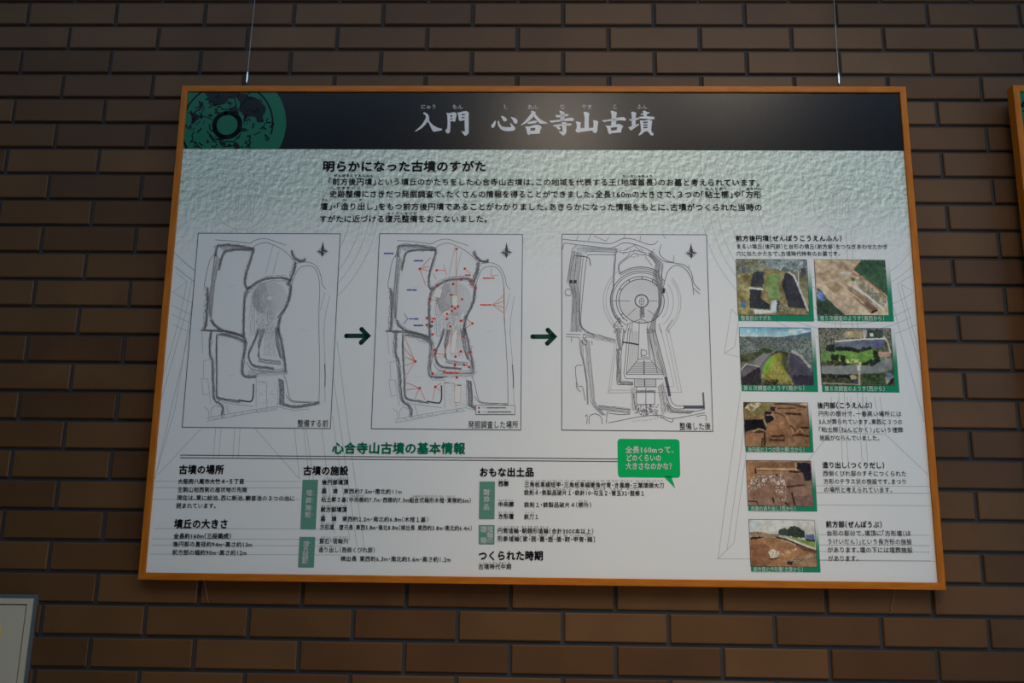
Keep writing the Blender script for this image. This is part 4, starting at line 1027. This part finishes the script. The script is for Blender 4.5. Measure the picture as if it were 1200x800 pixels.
def photo3():
    p = Print([(58, 38), (845, 40), (875, 665), (85, 665)], (90, 92, 88), 300)
    p.img = np.where((p.v < .2)[..., None], np.array((96, 150, 176.)) + (p.v * 5)[..., None] * np.array((80, 40, 14.)), p.img)
    p.speck([(60, 60), (850, 50), (850, 120), (60, 130)], [(185, 198, 204), (165, 188, 200)], .42, 9)
    p.poly([(560, 130), (700, 115), (850, 78), (850, 170), (560, 150)], (70, 92, 108), 14, 3)
    p.poly([(60, 140), (850, 140), (880, 480), (600, 300), (60, 420)], (88, 96, 94), 34, 4, 2)
    p.speck([(60, 140), (850, 140), (880, 470), (640, 290), (60, 330)], [(128, 134, 138), (66, 80, 58), (58, 62, 64), (158, 162, 162), (80, 92, 72), (62, 70, 60)], .5, 1.6)
    p.poly([(75, 340), (260, 300), (330, 260), (450, 300), (330, 330), (200, 400), (75, 430)], (62, 68, 42), 40, 8, 4)
    p.poly([(330, 315), (380, 340), (330, 400), (290, 470), (210, 440), (230, 390)], (112, 108, 110), 10, 4).poly([(140, 450), (290, 490), (310, 660), (88, 665), (80, 530)], (46, 42, 46), 14, 8)
    p.poly([(85, 520), (150, 455), (280, 475), (200, 520), (90, 590)], (92, 84, 88), 8, 4)
    p.stroke([(80, 505), (140, 440), (280, 468)], 14, (160, 155, 138))
    p.poly([(620, 320), (700, 340), (800, 450), (875, 540), (875, 665), (640, 665), (600, 420)], (66, 64, 76), 12, 5).poly([(650, 560), (875, 560), (875, 665), (640, 665)], (46, 42, 54), 10, 12)
    p.stroke([(650, 300), (740, 350), (830, 460)], 30, (150, 150, 140), 40)
    p.poly([(455, 300), (520, 300), (600, 310), (590, 420), (620, 560), (560, 540), (510, 390), (390, 360)], (62, 62, 40), 30, 8, 4)
    p.poly([(455, 320), (530, 320), (520, 420), (600, 560), (660, 660), (480, 640), (330, 590), (300, 600), (330, 450), (400, 360)], (124, 122, 52), 26, 6, 4)
    p.poly([(400, 365), (455, 330), (430, 430), (370, 530), (320, 560), (330, 450)], (104, 142, 44), 22, 6, 4)
    p.speck([(440, 420), (600, 560), (640, 650), (340, 600)], [(146, 128, 62), (150, 142, 80)], .45)
    p.poly([(340, 610), (480, 610), (480, 665), (330, 665)], (44, 40, 26), 12, 8)
    p.speck([(300, 600), (660, 620), (660, 665), (300, 665)], [(52, 46, 28), (130, 112, 60)], .5)
    return p.grain(10)
def photo4():
    p = Print([(40, 42), (830, 45), (878, 672), (78, 668)], (80, 88, 66), 400)
    p.poly(ALL, (84, 88, 66), 50, 0, 5)
    p.speck([(40, 42), (830, 45), (830, 190), (40, 250)], [(140, 132, 126), (66, 76, 56), (164, 154, 148), (56, 62, 50), (110, 104, 94), (80, 84, 66)], .6, 2.4)
    p.poly([(330, 80), (520, 70), (520, 150), (340, 150)], (150, 132, 98), 30, 6).poly([(570, 60), (740, 60), (750, 150), (580, 150)], (52, 62, 56), 20, 6).poly([(520, 60), (570, 60), (560, 160), (530, 160)], (170, 160, 156), 20)
    p.poly([(600, 95), (640, 95), (645, 135), (605, 135)], (200, 205, 205), 10, 3)
    p.stroke([(220, 190), (520, 165), (760, 158)], 16, (190, 178, 168)).stroke([(755, 130), (800, 200), (830, 310)], 18, (180, 160, 145))
    p.poly([(160, 220), (260, 200), (560, 180), (760, 165), (770, 240), (680, 265), (480, 300), (200, 270)], (88, 92, 106), 8, 5).poly([(630, 180), (760, 170), (765, 235), (640, 250)], (80, 84, 118), 6, 4)
    p.poly([(65, 340), (150, 290), (260, 290), (240, 400), (140, 430), (70, 400)], (84, 116, 58), 20, 8)
    p.poly([(200, 310), (330, 285), (480, 310), (640, 270), (720, 330), (640, 420), (500, 430), (330, 440), (250, 380)], (96, 134, 58), 26, 8, 4)
    p.poly([(230, 400), (290, 390), (280, 430), (230, 425)], (180, 160, 108), 20).speck([(320, 390), (520, 390), (500, 430), (320, 430)], [(185, 168, 116)], .5, 4)
    p.poly([(130, 410), (240, 400), (400, 440), (350, 480), (250, 470), (130, 450)], (70, 68, 44), 40, 8)
    for c in ([(120, 230), (210, 220), (220, 300), (120, 290)], [(220, 250), (420, 260), (480, 280), (620, 240), (640, 270), (480, 310), (400, 300), (230, 290)], [(180, 340), (260, 330), (260, 400), (190, 400)], [(270, 350), (340, 350), (330, 430), (290, 420)], [(590, 390), (720, 370), (730, 440), (690, 475), (600, 450)], [(640, 280), (700, 300), (720, 390), (640, 370)], [(520, 430), (600, 410), (590, 450), (530, 460)], [(230, 440), (380, 440), (360, 480), (240, 470)]):
        p.poly(c, (34, 42, 32), 16, 14, 3)
    p.poly([(70, 460), (470, 455), (480, 545), (300, 555), (75, 545)], (116, 118, 118), 10, 6).poly([(510, 450), (620, 470), (740, 400), (840, 370), (845, 500), (700, 540), (500, 555)], (110, 114, 112), 10, 6)
    p.poly([(690, 305), (820, 300), (835, 355), (710, 360)], (172, 128, 108), 24, 5)
    p.poly([(75, 550), (480, 555), (500, 600), (480, 665), (78, 665)], (60, 62, 44), 40, 8, 3).speck([(75, 560), (480, 560), (480, 600), (75, 610)], [(28, 34, 28)], .6, 5)
    p.poly([(520, 545), (760, 540), (800, 600), (760, 665), (520, 665)], (58, 74, 46), 36, 6, 3).poly([(385, 560), (450, 560), (470, 600), (400, 610)], (170, 150, 110), 20, 4).stroke([(500, 430), (490, 520), (490, 665)], 18, (172, 160, 130))
    p.stroke([(90, 650), (480, 660)], 14, (150, 135, 105)).poly([(430, 610), (475, 610), (470, 660), (420, 650)], (58, 66, 84), 12, 4).stroke([(478, 455), (475, 500)], 14, (225, 225, 220))
    p.poly([(770, 580), (860, 560), (870, 640), (790, 660)], (140, 128, 124), 40, 4).poly([(800, 545), (840, 540), (845, 580), (810, 590)], (70, 120, 178), 10, 3).poly([(840, 600), (870, 590), (870, 660), (800, 665)], (40, 34, 34), 10)
    return p.grain(10)
def photo5():
    p = Print([(70, 75), (925, 80), (965, 668), (100, 665)], (122, 88, 60), 500, 140, 96)
    p.poly(ALL, (118, 84, 58), 26, 0, 6)
    p.poly([(70, 75), (480, 80), (420, 150), (370, 200), (330, 290), (90, 290)], (122, 100, 62), 30, 6).speck([(85, 120), (200, 80), (300, 80), (300, 140), (110, 210)], [(205, 190, 172), (228, 218, 205), (110, 88, 66)], .6, 3).poly([(75, 80), (130, 80), (100, 130), (75, 140)], (40, 36, 40), 8)
    p.poly([(300, 100), (470, 90), (420, 160), (280, 220), (150, 240)], (110, 102, 58), 20, 8)
    p.poly([(85, 315), (330, 300), (360, 350), (380, 450), (330, 460), (200, 440), (90, 470)], (20, 20, 26), 5, 4)
    p.poly([(360, 195), (450, 200), (440, 230), (490, 290), (440, 330), (380, 360), (350, 280)], (26, 26, 34), 8, 5).poly([(420, 140), (500, 130), (490, 190), (430, 190)], (30, 30, 36), 6, 5)
    p.stroke([(380, 240), (460, 240), (490, 295)], 12, (160, 136, 110)).stroke([(340, 310), (370, 390)], 16, (128, 108, 84))
    p.poly([(200, 470), (270, 430), (350, 460), (330, 485), (210, 488)], (92, 62, 44), 14).stroke([(205, 465), (270, 428), (340, 445)], 14, (176, 142, 104)).stroke([(230, 475), (330, 470)], 14, (34, 26, 24))
    p.poly([(100, 490), (340, 490), (330, 665), (100, 665)], (134, 96, 66), 20, 4).stroke([(360, 480), (355, 650)], 26, (48, 32, 24)).stroke([(325, 560), (320, 660)], 16, (40, 28, 22))
    p.poly([(400, 360), (560, 250), (650, 330), (640, 500), (430, 500)], (132, 92, 62), 22, 8).poly([(490, 150), (880, 130), (900, 200), (640, 200), (520, 210)], (126, 90, 64), 30, 6)
    p.stroke([(480, 90), (700, 95), (900, 140)], 16, (50, 34, 26)).stroke([(530, 155), (760, 150)], 16, (70, 46, 34)).stroke([(490, 215), (560, 225), (640, 280)], 14, (66, 44, 32))
    p.stroke([(640, 220), (700, 225), (830, 232)], 30, (52, 38, 32)).stroke([(640, 260), (700, 360), (740, 480)], 22, (158, 116, 82)).stroke([(700, 380), (740, 420), (780, 470)], 14, (60, 40, 30))
    p.stroke([(850, 410), (950, 410)], 26, (40, 28, 24)).stroke([(730, 520), (820, 505), (940, 525)], 22, (46, 30, 24)).stroke([(460, 530), (600, 520)], 22, (44, 30, 24)).stroke([(440, 575), (620, 580)], 18, (46, 32, 26)).stroke([(620, 520), (620, 580)], 10, (60, 42, 32))
    p.stroke([(780, 470), (830, 420), (870, 470)], 14, (170, 130, 96)).poly([(830, 80), (920, 85), (920, 110), (830, 105)], (178, 160, 142), 16)
    return p.grain(8)
def photo6():
    p = Print([(82, 80), (895, 88), (925, 655), (105, 655)], (124, 92, 74), 600, 140, 96)
    p.poly(ALL, (118, 88, 72), 22, 0, 6)
    p.poly([(82, 80), (895, 88), (890, 250), (90, 260)], (132, 98, 70), 22, 4).poly([(85, 90), (210, 100), (200, 250), (150, 430), (90, 480)], (142, 102, 66), 18, 8)
    p.poly([(140, 100), (690, 100), (690, 170), (210, 175)], (112, 80, 56), 20, 6).stroke([(215, 185), (450, 190), (720, 195)], 22, (178, 136, 94)).stroke([(220, 205), (600, 208)], 10, (86, 60, 44)).stroke([(620, 220), (720, 225), (800, 225)], 26, (62, 44, 38))
    p.poly([(720, 110), (840, 105), (895, 130), (905, 330), (830, 340), (800, 250), (720, 180)], (32, 30, 38), 8, 8)
    p.stroke([(195, 185), (198, 245)], 16, (44, 30, 24)).stroke([(130, 185), (135, 200)], 12, (100, 66, 44))
    p.poly([(190, 300), (560, 270), (560, 340), (420, 350), (240, 420), (130, 470), (110, 440)], (112, 86, 74), 20, 10)
    for z in ([(170, 280), (560, 260), (560, 330), (430, 350), (260, 420), (110, 480), (100, 440)], [(430, 330), (560, 330), (600, 450), (580, 580), (490, 600), (460, 480)]):
        p.speck(z, [(205, 186, 168), (166, 146, 132), (78, 60, 54), (228, 212, 196)], .42, 2)
    p.poly([(250, 430), (430, 400), (450, 500), (420, 560), (130, 560), (120, 500)], (116, 84, 68), 14, 8)
    p.stroke([(600, 415), (720, 400), (810, 390)], 20, (66, 40, 34)).stroke([(660, 500), (680, 580), (695, 650)], 18, (34, 22, 20)).stroke([(415, 560), (430, 610)], 22, (44, 30, 26)).stroke([(110, 600), (210, 600), (230, 650)], 12, (40, 28, 26)).stroke([(580, 620), (610, 640)], 24, (36, 26, 24)).stroke([(450, 262), (475, 268)], 14, (50, 36, 28))
    p.stroke([(640, 310), (700, 330)], 8, (150, 112, 92)).stroke([(830, 350), (890, 350)], 8, (150, 120, 100)).poly([(720, 540), (900, 520), (920, 650), (700, 650)], (104, 76, 66), 20, 8)
    return p.grain(9)
def photo7():
    p = Print([(82, 72), (912, 80), (940, 665), (108, 665)], (176, 174, 166), 700, 140, 96)
    p.poly([(82, 72), (300, 76), (90, 240)], (166, 176, 176), 4, 20)
    p.poly([(90, 235), (200, 228), (460, 262), (480, 290), (300, 310), (95, 300)], (128, 104, 82), 26, 6)
    p.poly([(95, 295), (280, 292), (200, 325), (95, 330)], (30, 24, 22), 6, 4)
    p.poly([(95, 330), (330, 300), (460, 310), (700, 400), (930, 490), (945, 665), (105, 665)], (134, 92, 62), 24, 4, 6)
    p.poly([(110, 380), (330, 400), (420, 560), (300, 660), (108, 665)], (120, 78, 52), 20, 14, 6)
    p.poly([(455, 215), (500, 180), (550, 185), (590, 240), (600, 290), (460, 265)], (56, 66, 60), 20, 10, 3).poly([(540, 200), (600, 180), (610, 290), (540, 280)], (54, 64, 56), 20, 10, 3).poly([(580, 175), (640, 150), (700, 165), (740, 190), (790, 230), (800, 310), (640, 295), (590, 240)], (48, 58, 50), 20, 10, 3)
    p.poly([(800, 265), (910, 255), (915, 330), (810, 310)], (78, 92, 132), 12, 4).poly([(800, 310), (915, 330), (915, 360), (800, 335)], (40, 52, 44), 10, 5)
    p.poly([(560, 290), (640, 295), (920, 365), (920, 430), (760, 370)], (110, 130, 62), 16, 4).poly([(440, 280), (560, 275), (620, 320), (500, 310)], (166, 158, 140), 12, 4)
    p.stroke([(430, 295), (560, 330), (700, 385), (925, 470)], 20, (40, 30, 24)).stroke([(440, 320), (600, 360), (720, 410)], 14, (164, 138, 110)).poly([(660, 380), (920, 450), (925, 500), (760, 460)], (96, 66, 46), 14, 4)
    p.poly([(480, 510), (560, 470), (660, 440), (720, 450), (640, 520), (540, 560)], (152, 104, 56), 20, 6)
    p.poly([(330, 500), (370, 450), (440, 470), (470, 520), (430, 560), (360, 565)], (196, 176, 150), 40, 8, 3).speck([(330, 455), (470, 455), (470, 570), (330, 570)], [(120, 88, 64), (222, 206, 182)], .4, 3)
    p.speck([(480, 480), (560, 460), (660, 430), (700, 450), (560, 510), (480, 520)], [(206, 186, 156), (190, 168, 138), (88, 60, 42)], .62, 4).speck([(560, 590), (700, 540), (900, 500), (930, 540), (700, 620), (620, 650)], [(196, 172, 140), (84, 60, 46), (52, 40, 34), (170, 140, 108)], .66, 3)
    p.stroke([(350, 570), (470, 560)], 16, (62, 42, 32)).poly([(560, 600), (640, 610), (630, 655), (570, 640)], (40, 32, 30), 10, 8).poly([(700, 610), (930, 560), (940, 665), (680, 665)], (142, 106, 80), 16, 6)
    return p.grain(8)

PHOTOS = [(photo1, (862.5, 304), (945, 304.2), (948.5, 369), (865.2, 369), (954, 376.6), '整備前のすがた', 868, 904, 372.8),
          (photo2, (954, 304.5), (1036.8, 304.8), (1041.2, 369.2), (958, 369), (1047.5, 376.7), '第５次調査のようす（南西から）', 960.5, 1036.5, 373),
          (photo3, (866.2, 384), (949.8, 384.2), (953, 450.7), (869, 450.7), (958.8, 459), '第６次調査のようす（南から）', 871, 943, 454.7),
          (photo4, (959.2, 384.5), (1043.2, 384.8), (1048.3, 451.4), (963.3, 451), (1054, 459.8), '第８次調査のようす（西から）', 966, 1037, 455.4),
          (photo5, (871.1, 471.6), (945.9, 472), (949.4, 523.4), (873.7, 523.2), (953.4, 530.1), '後円部の３つの粘土槨（北から）', 876.4, 942.8, 526.9),
          (photo6, (874.6, 539.4), (949.8, 540.1), (952.6, 592.6), (876.7, 592.6), (957.7, 599.2), '西側の造り出し（西から）', 879.8, 932.6, 596.1),
          (photo7, (877.6, 608.7), (954.4, 609.4), (957, 663.5), (880, 663.5), (961.6, 670.5), '前方部の方形壇（北東から）', 882.8, 941, 667.2)]
for fn, tl, tr, br, bl, cr, cap, x0, x1, yc in PHOTOS:
    c = ats([tl, tr, br, bl]); q = at(*cr)
    u0, u1 = (c[0][0] + c[3][0]) / 2, (c[1][0] + c[2][0]) / 2
    w1, w0 = (c[0][1] + c[1][1]) / 2, (c[2][1] + c[3][1]) / 2
    pb = MB(); line(pb, [(u0, w0), (u1, w0), (u1, w1), (u0, w1), (u0, w0)], 0.9, 4, (0.03, 0.03, 0.03))
    fn().mesh_into(pb, u0, u1, w0, w1, 5)
    ph = printed('printed_photograph', pb, panel)
    gb = MB(); Gc = (0.016, 0.26, 0.14); Wc = (0.78, 0.78, 0.78)
    rect(gb, u0, q[0], q[1], w0, 3, Gc)
    n = 24                                            # the strip on the right fades from white to green in print
    for i in range(n):
        t = min(1.0, max(0.0, (i / n - 0.03) / 0.62)); t = t * t * (3 - 2 * t)
        wt, wb = w1 + (w0 - w1) * i / n, w1 + (w0 - w1) * (i + 1) / n
        rect(gb, u1, q[0], wb, wt, 3, tuple(a * (1 - t) + b * t for a, b in zip(Wc, Gc)))
    cs = printed('caption_strip', gb, ph, 'green caption strip')
    tb = MB(); text(tb, cap, x0, x1, yc, col=(0.66, 0.78, 0.70), size=6.3, layer=6, bold=0.026)
    printed('caption_lettering', tb, ph, 'pale green caption')

# ------------------------------------------------------------------ hanging wires
def wire(top, hang, foot, end, label):
    root = bpy.data.objects.new('hanging_wire', None); COL.objects.link(root); root.location = hang
    h = Vector(hang)
    L_ = lambda p: tuple(Vector(p) - h)
    mb = MB(); tube(mb, [L_(top), L_(hang), L_(foot), L_(end)], 0.0009, 8)
    obj('cable', mb.mesh('cable'), root, mats=(CABLE,))
    mb = MB(); d = (Vector(top) - h).normalized()
    tube(mb, [tuple(d * t) for t in (-0.012, 0.0, 0.016, 0.021, 0.029, 0.030)], [0.0027, 0.0031, 0.0031, 0.0026, 0.0024, 0.0012], 16)
    obj('ferrule', mb.mesh('ferrule'), root, 'bright crimped metal sleeve', (METAL,))
    mb = MB(); ce_ = Vector(top) - h
    tube(mb, [tuple(ce_ + Vector((0, 0, -0.03))), tuple(ce_ + Vector((0, 0, -0.006))), tuple(ce_)], [0.004, 0.012, 0.012], 16)
    obj('ceiling_anchor', mb.mesh('ceiling_anchor'), root, mats=(METAL,))
    for o in list(root.children):
        for p in o.data.polygons: p.use_smooth = len(p.vertices) == 4
    tag(root, label, 'wire', 'wires that hold the panel')
# each comes down from the ceiling behind the frame, and its tail shows again below the panel
wire((-0.7920, -0.030, 4.2), (-0.8095, -0.0305, 2.752), (-0.8185, -0.0012, 1.512), (-0.8045, -0.0012, 1.466), 'thin steel hanging wire above the green emblem at the panel\'s left')
wire((0.7100, -0.030, 4.2), (0.6950, -0.0305, 2.752), (0.7440, -0.0012, 1.514), (0.7320, -0.0012, 1.464), 'thin steel hanging wire above the plain right end of the black header')

# ------------------------------------------------------------------ cream hatch let into the wall, lower left
hz1, hz0 = 3.0 - 1.5301, 3.0 - 2.16
hx1 = -1.2057; hx0 = hx1 - 0.48
root = bpy.data.objects.new('wall_hatch', None); COL.objects.link(root); root.location = ((hx0 + hx1) / 2, 0, hz0)
ox, oz = root.location.x, root.location.z
CREAM = mat('cream_paint', (0.56, 0.50, 0.385), 0.45, 0.3)
def part(name, fn, m_, label=None):
    mb = MB(); fn(mb); o = obj(name, mb.mesh(name), root, label, (m_,)); o.location = (-ox, 0, -oz); return o
def ring(mb, x0, x1, z0, z1, w, y0, y1):
    mb.box(x0, x1, y0, y1, z1 - w, z1); mb.box(x0, x1, y0, y1, z0, z0 + w)
    mb.box(x0, x0 + w, y0, y1, z0 + w, z1 - w); mb.box(x1 - w, x1, y0, y1, z0 + w, z1 - w)
part('seal', lambda b: ring(b, hx0 - 0.0085, hx1 + 0.0085, hz0 - 0.0085, hz1 + 0.0085, 0.0085, -0.0025, 0.006), mat('blue_grey_sealant', (0.10, 0.115, 0.14), 0.6, 0.4), 'blue-grey sealant edge')
part('frame', lambda b: ring(b, hx0, hx1, hz0, hz1, 0.0125, -0.006, 0.006), CREAM)
part('door', lambda b: b.box(hx0 + 0.0152, hx1 - 0.0152, -0.0055, 0.004, hz0 + 0.0152, hz1 - 0.0152), CREAM)
part('gap', lambda b: b.box(hx0 + 0.0125, hx1 - 0.0125, 0.002, 0.006, hz0 + 0.0125, hz1 - 0.0125), mat('dark_gap', (0.05, 0.035, 0.02), 0.8))
def disc_(mb):
    c = (-1.299, 3.0 - 1.606)
    R_ = 0.030
    o_ = [(c[0] + R_ * k * math.cos(t * math.pi / 20), y, c[1] + R_ * k * math.sin(t * math.pi / 20)) for k, y in ((1.0, -0.0055), (1.0, -0.0085), (0.9, -0.010), (0.55, -0.0105)) for t in range(40)]
    fs = [tuple(range(120, 160))]
    for j in range(3):
        for t in range(40): fs.append((j * 40 + t, j * 40 + (t + 1) % 40, (j + 1) * 40 + (t + 1) % 40, (j + 1) * 40 + t))
    mb.add(o_, fs)
part('round_plate', disc_, mat('yellow_plate', (0.62, 0.42, 0.11), 0.4, 0.5), 'yellow round plate')
tag(root, 'cream wall hatch with a yellow disc, low in the left corner of the photo', 'hatch')
